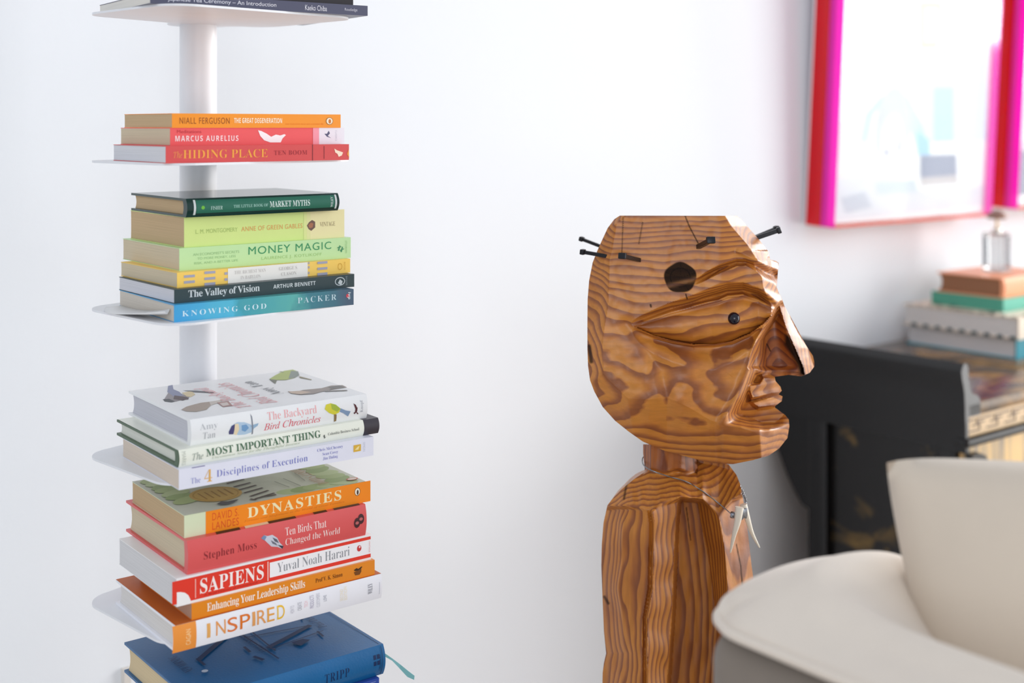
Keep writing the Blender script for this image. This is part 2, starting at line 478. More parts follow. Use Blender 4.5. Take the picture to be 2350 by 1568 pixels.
b = Book(POSE['knowing'], 'sea blue paperback lowest on the third plate, white spaced capitals on the spine', mk, (214, 206, 194))
b.txt('KNOWING GOD', 'r', (214, 238, 246), 418, 611, .3, .62, 1.35); b.txt('PACKER', 'r', (200, 222, 230), 683, 772, .42, .78, 1.35)
b.oval(798, .6, 4, .13, (206, 70, 84)); b.txt('ivp', 'S', (220, 230, 236), 797, 805, .38, .82, rot=-90); b.done()
b = Book(POSE['valley'], 'slim dark slate paperback with bold pale serif title, directly on the sea blue one', (44, 64, 68), (216, 216, 222))
b.txt('The Valley of Vision', 'b', (206, 212, 214), 432, 596, .2, .86, .92); b.txt('ARTHUR BENNETT', 'S', (206, 212, 214), 627, 724, .42, .72)
b.D.ell(b.A(780), .52, .0062, .33, (200, 208, 210)); b.D.ell(b.A(780), .52, .0053, .27, (44, 64, 68)); b.sp_poly([(775, 650), (780, 641), (786, 646), (783, 655)], (196, 204, 206))
b.txt('BANNER', 's', (130, 146, 150), 793, 797, .16, .88, rot=-90); b.done()
b = Book(POSE['babylon'], 'yellow paperback with grey brick marks and a white title panel on its spine', (250, 208, 98), CREAM)
b.bar(523, 706, 0, 1, (238, 236, 230))
for u0, u1, rows in ((422, 447, (.24, .62)), (469, 494, (.0, .36, .76)), (515, 522, (.2, .6)), (707, 710, (.15, .55, .85)), (728, 751, (.0, .38, .8))):
    for t in rows: b.bar(u0, u1, t, min(t + .17, 1), (166, 166, 184))
b.txt('THE RICHEST MAN', 'r', (206, 202, 198), 538, 610, .58, .82); b.txt('IN BABYLON', 'r', (206, 202, 198), 552, 598, .2, .44)
b.txt('GEORGE S.', 'r', (196, 192, 188), 640, 683, .58, .82); b.txt('CLASON', 'r', (196, 192, 188), 645, 680, .2, .44)
b.oval(780, .5, 5, .24, (206, 164, 60), inner=.8); b.txt('BOOK', 's', (206, 164, 60), 789, 792, .2, .8, rot=-90); b.done()
b = Book(POSE['money'], 'pale green paperback with darker green sans capitals on the spine', (196, 232, 170), CREAM)
b.txt('MONEY MAGIC', 's', (58, 148, 96), 570, 760, .50, .86, 1.12); b.txt('LAURENCE J. KOTLIKOFF', 's', (164, 204, 128), 600, 738, .18, .36, 1.1)
for k, (s_, u0, u1) in enumerate((("AN ECONOMIST'S SECRETS", 443, 549), ('TO MORE MONEY, LESS', 453, 541), ('RISK, AND A BETTER LIFE', 446, 546))):
    b.txt(s_, 's', (160, 198, 142), u0, u1, .62 - .2 * k, .74 - .2 * k)
for p in ([(775, 575), (779, 563), (781, 564), (778, 576)], [(781, 578), (785, 566), (787, 567), (784, 579)], [(774, 568), (783, 565), (783, 567), (774, 570)], [(780, 574), (789, 570), (789, 572), (780, 576)]): b.sp_poly(p, (58, 140, 96))
b.txt('LITTLE BROWN', 's', (150, 190, 130), 792, 796, .25, .85, rot=-90); b.done()
b = Book(POSE['anne'], 'thick lime green paperback with beige spine end under the dark green hardcover', (214, 232, 142), TAN)
b.bar(697, 704, 0, 1, (222, 230, 152)); b.bar(704, 712, 0, 1, (228, 226, 162)); b.bar(712, 790, 0, 1, (236, 226, 172))
b.txt('L. M. MONTGOMERY', 's', (174, 196, 112), 449, 545, .43, .57, 1.05); b.txt('ANNE OF GREEN GABLES', 's', (226, 162, 92), 554, 694, .42, .58, 1.1)
b.sp_poly([(704, 518), (709, 510), (716, 505), (723, 509), (723, 522), (714, 530), (708, 526)], (112, 84, 74)); b.sp_poly([(707, 517), (713, 511), (719, 513), (717, 522), (710, 524)], (170, 110, 80))
b.txt('VINTAGE', 'r', (150, 132, 98), 734, 769, .43, .59); b.done()
b = Book(POSE['market'], 'small dark green glossy hardcover topmost of the third plate', (18, 52, 48), TAN, hard=True, round_=.004, rough=.16)
b.bar(447, 764, .2, .9, (34, 104, 84)); b.bar(441, 446, .12, .92, (206, 214, 214)); b.bar(765, 769, .12, .92, (206, 214, 214))
b.oval(462, .5, 4, .1, (110, 186, 60)); b.txt('FISHER', 'r', (186, 214, 204), 480, 507, .36, .56)
b.txt('THE LITTLE BOOK OF', 'b', (150, 196, 182), 532, 611, .42, .58); b.txt('MARKET MYTHS', 'b', (214, 230, 224), 615, 707, .36, .70)
b.txt('WILEY', 'b', (206, 214, 214), 755, 760, .22, .82, rot=90); b.done()
# fourth plate
b = Book(POSE['discip'], 'white paperback with violet serif title and orange numeral, lowest on the fourth plate', (232, 233, 246), (222, 208, 192))
b.txt('The', 'r', (150, 152, 206), 438, 460, .2, .48); b.txt('4', 'r', (226, 176, 92), 469, 487, .16, .76)
b.txt('Disciplines of Execution', 'r', (128, 132, 198), 497, 706, .22, .66, 1.05)
for k, (s_, u0, u1) in enumerate((('Chris McChesney', 728, 787), ('Sean Covey', 740, 776), ('Jim Huling', 741, 775))): b.txt(s_, 'r', (130, 132, 196), u0, u1, .66 - .24 * k, .86 - .24 * k)
b.bar(811, 828, .36, .72, (222, 178, 66)); b.sp_poly([(814, 1033), (820, 1026), (825, 1023), (822, 1032)], (246, 226, 160)); b.txt('SIMON', 's', (206, 208, 220), 833, 838, .3, .8, rot=-90)
b.bar(440, 470, .965, 1, (90, 82, 150)); b.done()
b = Book(POSE['most'], 'cream jacketed hardcover with green serif title and black spine end', (58, 88, 56), (226, 228, 218), hard=True, round_=.003)
bm = bmesh.new(); a1 = b.A(832)
pr = [(b.W * .995, b.T + .0003)] + [(-b.bul(k / 12) - .0004, b.T * k / 12) for k in range(12, -1, -1)] + [(b.W * .995, -.00005)]
R0 = [bm.verts.new((.0006, p[0], p[1])) for p in pr]; R1 = [bm.verts.new((a1, p[0], p[1])) for p in pr]
for i in range(len(pr) - 1): bm.faces.new((R0[i], R0[i + 1], R1[i + 1], R1[i]))
jk = from_bm('dust_jacket', bm, mat('cream_jacket', rgb(238, 240, 226), .3), b.root, 35)
bm = bmesh.new(); a2 = b.L + .0003
R0 = [bm.verts.new((a1, p[0], p[1])) for p in pr]; R1 = [bm.verts.new((a2, p[0], p[1])) for p in pr]
for i in range(len(pr) - 1): bm.faces.new((R0[i], R0[i + 1], R1[i + 1], R1[i]))
e_ = from_bm('spine_end_band', bm, mat('black_cloth', rgb(58, 54, 62), .4), b.root, 35); e_['label'] = 'black spine end'
D0 = b.D; D0.mp = lambda a, t, l, b=b: (a, -b.bul(t) - l - .0006, t * b.T)
b.txt('The', 'i', (150, 160, 150), 438, 463, .30, .74); b.txt('MOST IMPORTANT THING', 'b', (78, 112, 86), 470, 732, .40, .84)
b.txt('Uncommon Sense for the Thoughtful Investor', 'i', (176, 186, 160), 484, 686, .14, .36); b.txt('Columbia Business School', 'r', (96, 100, 98), 749, 820, .44, .62)
b.sp_poly([(738, 999), (741, 996), (742, 1003), (745, 1000), (741, 1006)], (90, 96, 90)); b.txt('MARKS', 's', (196, 200, 190), 415, 424, .1, .9, rot=-90)
b.D.build('jacket_lettering', jk)
b = Book(POSE['bird'], 'thick white hardcover with painted birds on cover and spine, topmost of the fourth plate', (238, 239, 240), (206, 206, 214), hard=True, round_=.003)
b.txt('Amy', 'r', (190, 192, 196), 456, 497, .50, .80); b.txt('Tan', 'r', (184, 186, 190), 463, 492, .2, .46)
b.txt('The Backyard', 'r', (240, 176, 178), 611, 724, .46, .86); b.txt('Bird Chronicles', 'i', (226, 104, 118), 603, 733, .16, .46)
b.sp_poly([(522, 990), (528, 976), (542, 968), (558, 968), (572, 973), (580, 983), (574, 992), (560, 997), (545, 998), (534, 994), (524, 996)], (176, 200, 222))
b.sp_poly([(522, 990), (528, 977), (536, 972), (535, 984), (533, 996), (523, 996)], (74, 72, 118)); b.sp_poly([(536, 972), (544, 971), (546, 984), (541, 998), (534, 996)], (232, 214, 180))
b.sp_poly([(551, 975), (562, 973), (568, 981), (560, 990), (552, 987)], (116, 158, 200)); b.sp_poly([(571, 976), (590, 970), (588, 976), (577, 984)], (150, 180, 206)); b.sp_poly([(573, 949), (576, 955), (579, 995), (576, 997)], (130, 134, 146))
b.sp_poly([(742, 938), (746, 928), (757, 925), (768, 928), (778, 937), (774, 946), (764, 951), (752, 947), (746, 942)], (214, 206, 58)); b.sp_poly([(757, 926), (768, 928), (778, 937), (770, 944), (758, 938)], (164, 182, 60))
b.sp_poly([(778, 936), (790, 941), (801, 943), (796, 955), (784, 947), (776, 944)], (128, 152, 182)); b.sp_poly([(763, 950), (769, 950), (770, 966), (765, 968)], (142, 116, 78))
for p in ([(808, 925), (813, 928), (816, 935), (812, 938)], [(812, 936), (817, 934), (816, 943), (811, 949)], [(811, 940), (820, 949), (817, 950)], [(808, 947), (813, 943), (811, 950)]): b.sp_poly(p, (84, 34, 40))
b.txt('Knopf', 'r', (170, 172, 180), 823, 831, .3, .8, rot=90)
# cover art, drawn on the top face
for p, c in (
 ([(384, 906), (390, 896), (398, 893), (396, 900), (412, 902), (424, 908), (434, 912), (432, 918), (418, 918), (404, 922), (384, 921), (376, 918)], (150, 144, 148)),
 ([(386, 886), (396, 884), (398, 894), (412, 900), (420, 909), (400, 912), (384, 900)], (138, 144, 172)), ([(400, 908), (428, 912), (434, 915), (420, 920), (398, 917)], (92, 78, 80)),
 ([(374, 917), (388, 916), (402, 922), (394, 924), (378, 922)], (74, 78, 82)), ([(418, 902), (440, 898), (448, 906), (438, 912), (428, 911)], (222, 206, 168)), ([(420, 897), (450, 897), (492, 901), (490, 903), (448, 901)], (112, 112, 118)),
 ([(416, 941), (428, 934), (446, 929), (462, 925), (480, 923), (484, 931), (474, 941), (450, 946), (428, 945)], (172, 158, 146)), ([(480, 923), (512, 918), (505, 924), (484, 931)], (206, 198, 190)), ([(498, 925), (524, 921), (534, 932), (512, 935)], (176, 138, 134)), ([(504, 927), (521, 924), (526, 930), (512, 933)], (214, 204, 198)),
 ([(618, 871), (632, 862), (652, 852), (672, 849), (684, 854), (686, 861), (676, 868), (656, 873), (636, 873)], (176, 190, 112)), ([(668, 852), (684, 853), (687, 862), (676, 868), (662, 870)], (138, 148, 140)), ([(618, 871), (636, 873), (632, 882), (624, 876)], (120, 124, 110)), ([(686, 864), (716, 872), (714, 873), (688, 868)], (150, 142, 116)), ([(640, 853), (652, 854), (650, 857)], (150, 160, 110)),
 ([(660, 899), (680, 900), (696, 896), (718, 894), (738, 892), (760, 886), (786, 885), (796, 890), (766, 894), (742, 899), (720, 905), (690, 907), (668, 904)], (158, 148, 142)), ([(662, 900), (690, 898), (714, 901), (690, 906), (668, 904)], (204, 184, 166)), ([(744, 897), (796, 896), (798, 898), (746, 900)], (150, 146, 142)), ([(752, 890), (780, 886), (790, 889), (760, 894)], (118, 118, 116))):
    b.tp_poly(p, c)
def toptext(b, body, st, col, a0, a1, d0, d1):       # reads away from the spine, line tops towards the left end
    b.Tp.text(body, st, col, 0, 0, 0, 0, frame=lambda p: (a1 + (a0 - a1) * p[1], d0 + (d1 - d0) * p[0]))
p0 = b.top(575, 931); toptext(b, 'The Backyard', 'i', (232, 172, 176), p0[0] - .016, p0[0] + .003, p0[1] - .006, p0[1] + .108)
toptext(b, 'Bird Chronicles', 'i', (232, 172, 176), p0[0] + .010, p0[0] + .029, p0[1] - .004, p0[1] + .118)
toptext(b, 'Amy Tan', 'r', (150, 152, 158), p0[0] + .040, p0[0] + .056, p0[1] + .030, p0[1] + .110)
b.done()
# fifth plate
b = Book(POSE['inspired'], 'white hardcover with orange spine end, lowest on the fifth plate, under a thin orange paperback', (240, 240, 246), (228, 224, 220), hard=True, round_=.002)
b.bar(395, 449, 0, 1, (240, 150, 62))
b.Tp.rect(0, b.L, 0, b.W, (196, 96, 22))
b.txt('CAGAN', 's', (250, 214, 160), 425, 436, .2, .78, rot=90)
us = [473, 494, 520, 549, 577, 588, 611, 634]; ue = [481, 516, 543, 572, 584, 609, 628, 651]
cs = [(232, 172, 96), (232, 156, 86), (224, 120, 56), (222, 116, 34), (226, 160, 96), (228, 158, 92), (232, 164, 74), (238, 190, 50)]
for c_, u0, u1, k in zip('INSPIRED', us, ue, cs): b.txt(c_, 's', k, u0, u1, .26, .80)
for s_, u0, u1, t0, t1, c_ in (('HOW TO', 664, 673, .36, .66, (196, 194, 202)), ('CREATE', 681, 690, .40, .72, (170, 170, 178)), ('TECH', 696, 704, .46, .70, (236, 196, 200)), ('PRODUCTS', 709, 718, .36, .86, (176, 170, 190)),
      ('CUSTOMERS', 724, 732, .34, .88, (196, 196, 206)), ('LOVE', 740, 747, .5, .74, (156, 158, 170)), ('SECOND', 778, 785, .34, .80, (240, 228, 200)), ('EDITION', 787, 794, .34, .86, (240, 228, 200))):
    b.txt(s_, 's', c_, u0, u1, t0, t1, rot=90)
b.txt('WILEY', 'r', (110, 112, 122), 842, 852, .32, .74, rot=90); b.bar(868, 869, .2, .7, (190, 190, 200)); b.done()
b = Book(POSE['enhanc'], 'thin orange paperback with white bold serif title on the fifth plate', (234, 140, 32), (196, 160, 138))
b.txt('Enhancing Your Leadership Skills', 'b', (252, 240, 226), 475, 700, .16, .82, .95); b.txt('Prof V. K. Simon', 'b', (120, 60, 12), 724, 786, .42, .70)
b.sp_poly([(812, 1314), (829, 1304), (829, 1312), (825, 1319), (815, 1321)], (122, 70, 20)); b.sp_poly([(812, 1309), (818, 1304), (822, 1306), (830, 1300), (831, 1302), (823, 1309), (814, 1311)], (60, 40, 20)); b.done()
b = Book(POSE['sapiens'], 'white paperback with red spine panel and tall white serif capitals', (242, 241, 242), (222, 221, 222))
b.bar(395, 850.5, .10, .92, (230, 58, 40)); b.bar(619, 851.5, .24, .80, (246, 244, 246))
b.D.poly([(0.0003, 0), (b.A(438), 0), (b.A(437), .14), (b.A(432), .32), (b.A(424), .44), (b.A(414), .5), (0.0003, .52)], (246, 244, 244))
b.bar(447.5, 449.5, .16, .84, (248, 190, 180)); b.bar(613.5, 616, .14, .86, (248, 200, 190))
b.txt('SAPIENS', 'b', (254, 240, 236), 459, 605, .26, .80, 1.05); b.txt('Yuval Noah Harari', 'r', (150, 152, 158), 636, 802, .36, .72)
b.txt('A Brief History of Humankind', 's', (180, 34, 24), 468, 590, .14, .22)
b.oval(824, .55, 5, .12, (206, 56, 58)); b.oval(825, .6, 2, .045, (246, 220, 220)); b.txt('VINTAGE', 's', (224, 150, 150), 846, 849, .3, .75, rot=-90); b.done()
b = Book(POSE['tenbirds'], 'thick coral red hardcover with small grey pigeon on its spine', (224, 92, 92), CREAM, hard=True, round_=.003)
b.txt('Stephen Moss', 'r', (140, 40, 46), 465, 586, .30, .60, 1.05); b.txt('Ten Birds That', 'r', (252, 226, 222), 652, 746, .56, .80); b.txt('Changed the World', 'r', (252, 226, 222), 652, 777, .20, .47)
b.sp_poly([(596, 1234), (603, 1227), (611, 1229), (622, 1226), (633, 1233), (638, 1243), (648, 1253), (646, 1259), (634, 1254), (620, 1253), (610, 1244), (604, 1238)], (204, 206, 218)); b.sp_poly([(596, 1234), (603, 1227), (609, 1230), (604, 1239)], (118, 142, 176))
b.sp_poly([(622, 1232), (632, 1236), (637, 1245), (627, 1241)], (96, 98, 112)); b.sp_poly([(618, 1238), (630, 1245), (634, 1251), (622, 1246)], (112, 114, 128)); b.sp_poly([(634, 1249), (648, 1252), (646, 1259)], (60, 60, 72))
b.oval(816, .48, 7, .16, (70, 36, 40)); b.oval(825, .58, 7, .16, (70, 36, 40)); b.oval(816, .48, 4, .05, (190, 100, 100)); b.oval(825, .58, 4, .05, (190, 100, 100))
W_, L2 = b.W, b.L
for k, (a0, a1, c) in enumerate(((.03, .055, (40, 34, 36)), (.06, .085, (236, 226, 196)), (.085, .115, (50, 40, 40)), (.135, .15, (40, 36, 38)), (.158, .188, (62, 60, 64)))):
    b.Tp.poly([(a0, .0), (a1, .0), (a1 + .004, .018), (a0 + .006, .022)], c)
b.done()
b = Book(POSE['dynasties'], 'orange spined paperback with pale green decorated cover, topmost of the fifth plate', (222, 232, 196), TAN)
b.bar(472, 850, 0, 1, (250, 142, 26))
b.txt('DYNASTIES', 'b', (250, 238, 190), 568, 783, .34, .82, 1.18); b.txt('DAVID S.', 's', (226, 84, 30), 487, 548, .54, .88, 1.1); b.txt('LANDES', 's', (226, 84, 30), 487, 548, .12, .46, 1.1)
b.txt('Fortune and Misfortune in the World of Great Families', 'i', (216, 110, 20), 560, 790, .16, .28)
b.oval(820, .58, 6.5, .2, (120, 66, 24)); b.oval(820, .58, 5.5, .17, (250, 240, 220)); b.oval(820.5, .55, 2.2, .12, (70, 50, 40))
Lb, Wb = b.L, b.W
b.Tp.rect(0, Lb, 0, Wb, (214, 216, 200))
rnd = random.Random(3)
for k in range(46):                                     # leafy border print
    t = k / 46
    per = 2 * (Lb + Wb); s_ = t * per
    if s_ < Lb: x, y = s_, .012
    elif s_ < Lb + Wb: x, y = Lb - .012, s_ - Lb
    elif s_ < 2 * Lb + Wb: x, y = 2 * Lb + Wb - s_, Wb - .012
    else: x, y = .016, per - s_
    if (y < .03 and x < .11) : continue
    b.Tp.ell(min(max(x, .02), Lb - .02), min(max(y, .012), Wb - .012), .016, .0105, [(158, 178, 118), (176, 192, 134), (190, 204, 152)][k % 3], rnd.uniform(-.5, .5), 14)
p0 = b.top(495, 1136); b.Tp.ell(p0[0], p0[1], .026, .026, (208, 170, 90)); b.Tp.ell(p0[0], p0[1], .023, .023, (192, 148, 66), inner=.93)
for k in range(5): b.Tp.line((p0[0] - .014 + .007 * k, p0[1] - .012), (p0[0] - .014 + .007 * k, p0[1] + .012), .0016, (170, 126, 52))
for p, q in (((520, 1112), (560, 1102)), ((536, 1120), (575, 1110)), ((548, 1127), (588, 1116)), ((560, 1134), (603, 1122)), ((574, 1142), (616, 1128)), ((585, 1148), (630, 1134)), ((574, 1148), (588, 1150)), ((600, 1143), (634, 1138))):
    b.Tp.line(b.top(*p), b.top(*q), .0032, (92, 78, 70))
for p, q in (((630, 1108), (664, 1121)), ((650, 1101), (690, 1118)), ((676, 1088), (700, 1106))): b.Tp.line(b.top(*p), b.top(*q), .0012, (158, 160, 146))
toptext(b, 'DAVID S. LANDES', 'r', (196, 152, 118), b.top(722, 1100)[0] - .008, b.top(722, 1100)[0] + .004, b.top(735, 1108)[1] - .01, b.top(735, 1108)[1] + .06)
p1 = b.top(498, 1158); b.tp_poly([(497, 1160), (508, 1154), (522, 1154), (540, 1150), (548, 1149), (536, 1157), (524, 1161), (508, 1162)], (92, 92, 96))
p2 = b.top(808, 1102); b.Tp.ell(p2[0], p2[1], .0065, .0045, (206, 92, 60)); b.Tp.ell(p2[0], p2[1], .0052, .0034, (240, 226, 214))
b.done()
# sixth plate: blue leather book on a thicker one
zb = ZC - .5366 - ZS
FR = Vector((-.1337, 1.31)); wv = Vector((math.cos(.66), math.sin(.66)))
fl = FR - wv * .2105
zt = PLZ[5] - ZS
b = Book((fl.x + .006, fl.y - .002, .66, .199, .155, zb - .0312 - zt, zt), 'thick royal blue book under the blue leather one, mostly below the picture edge', (42, 74, 160), (228, 218, 196), hard=True)
b.txt('CORNERSTONE', 's', (226, 230, 240), 853, 859, .25, .94, rot=90)
b.bar(848, 849, .60, .965, (160, 176, 220)); b.bar(848, 862, .96, .966, (160, 176, 220)); b.done()
LEA = mat('blue_leather', rgb(18, 96, 150), .34, .5, bump=(420, .25, .0006), vary=(22, .12))
b = Book((fl.x, fl.y, .66, .2105, .168, .031, zb - .031), 'blue leather bound devotional book with stamped letters, lowest stack of the bookcase', LEA, (222, 202, 164), hard=True, round_=.005)
NAVY = (10, 40, 84)
b.txt('TRIPP', 'r', NAVY, 740, 796, .34, .62, 1.15); b.txt('NEW MORNING MERCIES', 'r', NAVY, 425, 683, .34, .62, 1.12)
for du, dt in ((852, .62), (860, .62), (852, .42), (860, .42)): b.bar(du, du + 6, dt, dt + .14, NAVY)
b.txt('CROSSWAY', 's', NAVY, 865, 869, .2, .75, rot=90)
for k in range(40): b.D.line((b.L - .004, .02 + k * .024), (b.L - .004, .034 + k * .024), .0009, NAVY)
for k in range(58): b.Tp.line((b.L - .004, .003 + k * .0028), (b.L - .004, .0046 + k * .0028), .0009, NAVY)
for p, q, w in (((456, 1517), (555, 1432), .006), ((620, 1487), (712, 1438), .006), ((560, 1467), (712, 1438), .0016), ((628, 1490), (742, 1450), .0012), ((548, 1455), (640, 1515), .0018), ((574, 1450), (632, 1497), .0018), ((582, 1510), (605, 1518), .004), ((728, 1452), (742, 1464), .0025), ((452, 1515), (470, 1530), .003), ((612, 1488), (632, 1494), .003), ((560, 1488), (574, 1500), .003), ((690, 1418), (694, 1426), .002)):
    b.Tp.line(b.top(*p), b.top(*q), w, NAVY)
b.tp_poly([(668, 1478), (694, 1470), (712, 1472), (690, 1486)], NAVY)
p0 = b.top(600, 1490); toptext(b, 'A DAILY GOSPEL DEVOTIONAL', 'r', NAVY, p0[0] - .006, p0[0] + .002, p0[1] - .012, p0[1] + .07)
p0 = b.top(735, 1440); toptext(b, 'Paul David Tripp', 'i', NAVY, p0[0] - .004, p0[0] + .008, p0[1] - .006, p0[1] + .06)
toptext(b, 'NEW MORNING', 'r', NAVY, b.top(420, 1535)[0] - .004, b.top(420, 1535)[0] + .006, b.top(420, 1535)[1] - .014, b.top(420, 1535)[1] + .03)
p0 = b.top(470, 1544); b.Tp.ell(p0[0], p0[1], .0032, .0032, (206, 214, 224))
# bookmark ribbon hanging out of the pages
bm = bmesh.new(); prev = None
for (u, v, wd, d) in ((868, 1500, .003, 1.335), (884, 1504, .003, 1.338), (900, 1514, .0022, 1.34), (918, 1530, .0042, 1.34), (936, 1547, .006, 1.335), (951, 1556, .004, 1.33)):
    c0 = b.root.matrix_basis.inverted() @ at(u, v, d); q = Vector((.2, .1, 1)).normalized() * wd * .5
    cur = [bm.verts.new(c0 + q), bm.verts.new(c0 - q)]
    if prev: bm.faces.new((prev[0], cur[0], cur[1], prev[1]))
    prev = cur
rb = from_bm('ribbon', bm, mat('teal_ribbon', rgb(124, 186, 192), .45), b.root); rb['label'] = 'teal bookmark ribbon'
sm = rb.modifiers.new('thick', 'SOLIDIFY'); sm.thickness = .0004
b.done('stamped_lettering')
# loose white slip tucked under the sea blue book
q3 = POSE['knowing']; k0 = Vector((q3[0], q3[1], PLZ[2])); kw = Vector((math.cos(q3[2]), math.sin(q3[2]), 0)); kd = Vector((-kw.y, kw.x, 0))
bm = bmesh.new(); rows = []
for i in range(13):
    t = i / 12; y = .008 + .128 * t
    out = .030 * math.sin(math.pi * min(1, t * .85 + .02)) ** .8 + .001
    hgt = .0125 * (1 - t) ** 2.2
    pA = k0 + kd * y - kw * .0012 + UP * (hgt * .9 + .0012); pB = k0 + kd * y - kw * (.0012 + out * .55) + UP * (hgt * .55 + .001); pC = k0 + kd * y - kw * (.0016 + out) + UP * (hgt * .75 + .0012)
    rows.append([bm.verts.new(p) for p in (pA, pB, pC)])
for r0, r1 in zip(rows, rows[1:]):
    for k in range(2): bm.faces.new((r0[k], r0[k + 1], r1[k + 1], r1[k]))
o = from_bm('paper_slip', bm, mat('slip_paper', rgb(236, 236, 236), .6), None, 60)
sm = o.modifiers.new('thick', 'SOLIDIFY'); sm.thickness = .0006
tag(o, 'curled white paper slip on the third plate beside the sea blue book', 'paper')

# ------------------------------------------------------------------ carved wooden statue
SD = 1.40; MP = SD / F                                  # metres per photo pixel at the statue's mid plane
SROOT = Vector((.19, SD, 0))
def wood(name, axis, rings, warp, seed):
    m = bpy.data.materials.new(name); m.use_nodes = True
    N = m.node_tree.nodes; L = m.node_tree.links; b = N['Principled BSDF']
    b.inputs['Roughness'].default_value = .42; b.inputs['Specular IOR Level'].default_value = .5
    b.inputs['Coat Weight'].default_value = .12; b.inputs['Coat Roughness'].default_value = .25
    tc = N.new('ShaderNodeTexCoord')
    def vm(op, x, y=None):
        k = N.new('ShaderNodeVectorMath'); k.operation = op
        L.new(x, k.inputs[0])
        if y is not None:
            if isinstance(y, tuple): k.inputs[1].default_value = y
            else: L.new(y, k.inputs[1])
        return k
    def mm(op, x, y=None, z=None):
        k = N.new('ShaderNodeMath'); k.operation = op
        for i, w in enumerate((x, y, z)):
            if w is None: continue
            if isinstance(w, (int, float)): k.inputs[i].default_value = w
            else: L.new(w, k.inputs[i])
        return k.outputs[0]
    P = vm('SUBTRACT', tc.outputs['Object'], axis).outputs[0]
    sep = N.new('ShaderNodeSeparateXYZ'); L.new(P, sep.inputs[0])
    def noise(scale3, sc, det, off):
        mp = N.new('ShaderNodeMapping'); mp.inputs['Scale'].default_value = scale3; mp.inputs['Location'].default_value = (off, off * .7, off * 1.3)
        L.new(P, mp.inputs[0])
        n = N.new('ShaderNodeTexNoise'); n.inputs['Scale'].default_value = sc; n.inputs['Detail'].default_value = det; n.inputs['Roughness'].default_value = .55
        L.new(mp.outputs[0], n.inputs[0]); return n.outputs[0]
    along = {'x': (.45, 1, 1), 'z': (1, 1, .22)}[rings[1]]
    u, v = (sep.outputs[1], sep.outputs[2]) if rings[1] == 'x' else (sep.outputs[0], sep.outputs[1])
    r = mm('SQRT', mm('ADD', mm('MULTIPLY', mm('MULTIPLY', u, u), .45 if rings[1] == 'x' else 1.0), mm('MULTIPLY', v, v)))
    n1 = noise(along, 9.0, 2, seed); n2 = noise(along, 38.0, 3, seed + 3)
    r = mm('ADD', r, mm('MULTIPLY', mm('SUBTRACT', n1, .5), warp))
    r = mm('ADD', r, mm('MULTIPLY', mm('SUBTRACT', n2, .5), warp * .07))
    ph = mm('FRACT', mm('MULTIPLY', r, rings[0]))
    cr = N.new('ShaderNodeValToRGB'); e = cr.color_ramp.elements
    e[0].position = 0; e[0].color = rgb(200, 130, 50)
    e[1].position = 1.0; e[1].color = rgb(194, 122, 48)
    for p_, c_ in ((.38, (198, 126, 48)), (.58, (176, 106, 44)), (.74, (150, 86, 40)), (.92, (140, 78, 37)), (.97, (182, 112, 46))):
        k = e.new(p_); k.color = rgb(*c_)
    L.new(ph, cr.inputs[0])
    fine = noise((9, 9, 1) if rings[1] == 'z' else (1.2, 7, 7), 34, 4, seed + 9)
    hs = N.new('ShaderNodeHueSaturation'); L.new(cr.outputs[0], hs.inputs['Color'])
    mr = N.new('ShaderNodeMapRange'); mr.inputs[3].default_value = .74; mr.inputs[4].default_value = 1.22; L.new(fine, mr.inputs[0]); L.new(mr.outputs[0], hs.inputs['Value'])
    big = noise((1, 1, 1), 14, 2, seed + 5)
    tint = N.new('ShaderNodeMix'); tint.data_type = 'RGBA'; tint.blend_type = 'MULTIPLY'
    mr2 = N.new('ShaderNodeMapRange'); mr2.inputs[1].default_value = .45; mr2.inputs[2].default_value = .7; L.new(big, mr2.inputs[0])
    L.new(mr2.outputs[0], tint.inputs['Factor']); L.new(hs.outputs[0], tint.inputs['A']); tint.inputs['B'].default_value = (.82, .74, .70, 1)
    at_ = N.new('ShaderNodeAttribute'); at_.attribute_name = 'knot'
    mx = N.new('ShaderNodeMix'); mx.data_type = 'RGBA'
    L.new(at_.outputs['Fac'], mx.inputs['Factor'])
    mx.inputs['B'].default_value = rgb(34, 27, 24)
    ht = N.new('ShaderNodeAttribute'); ht.attribute_name = 'heart_neck_shade'  # heartwood of the nose, plus painted shade on the neck
    ks = mm('SUBTRACT', 1.0, at_.outputs['Fac']); L.new(mm('MULTIPLY', ks, .5), b.inputs['Specular IOR Level']); L.new(mm('MULTIPLY', ks, .12), b.inputs['Coat Weight'])
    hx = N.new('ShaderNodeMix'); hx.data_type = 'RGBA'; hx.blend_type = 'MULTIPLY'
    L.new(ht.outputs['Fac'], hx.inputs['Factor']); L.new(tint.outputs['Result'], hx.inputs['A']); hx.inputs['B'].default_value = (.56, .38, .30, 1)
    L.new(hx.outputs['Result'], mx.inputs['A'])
    L.new(mx.outputs['Result'], b.inputs['Base Color'])
    bp = N.new('ShaderNodeBump'); bp.inputs['Strength'].default_value = .35; bp.inputs['Distance'].default_value = .0012
    n3 = noise((1, 1, 1), 120, 4, seed + 1); hh = mm('ADD', mm('MULTIPLY', n3, .8), mm('MULTIPLY', ph, .25))
    L.new(hh, bp.inputs['Height']); L.new(bp.outputs[0], b.inputs['Normal'])
    return m

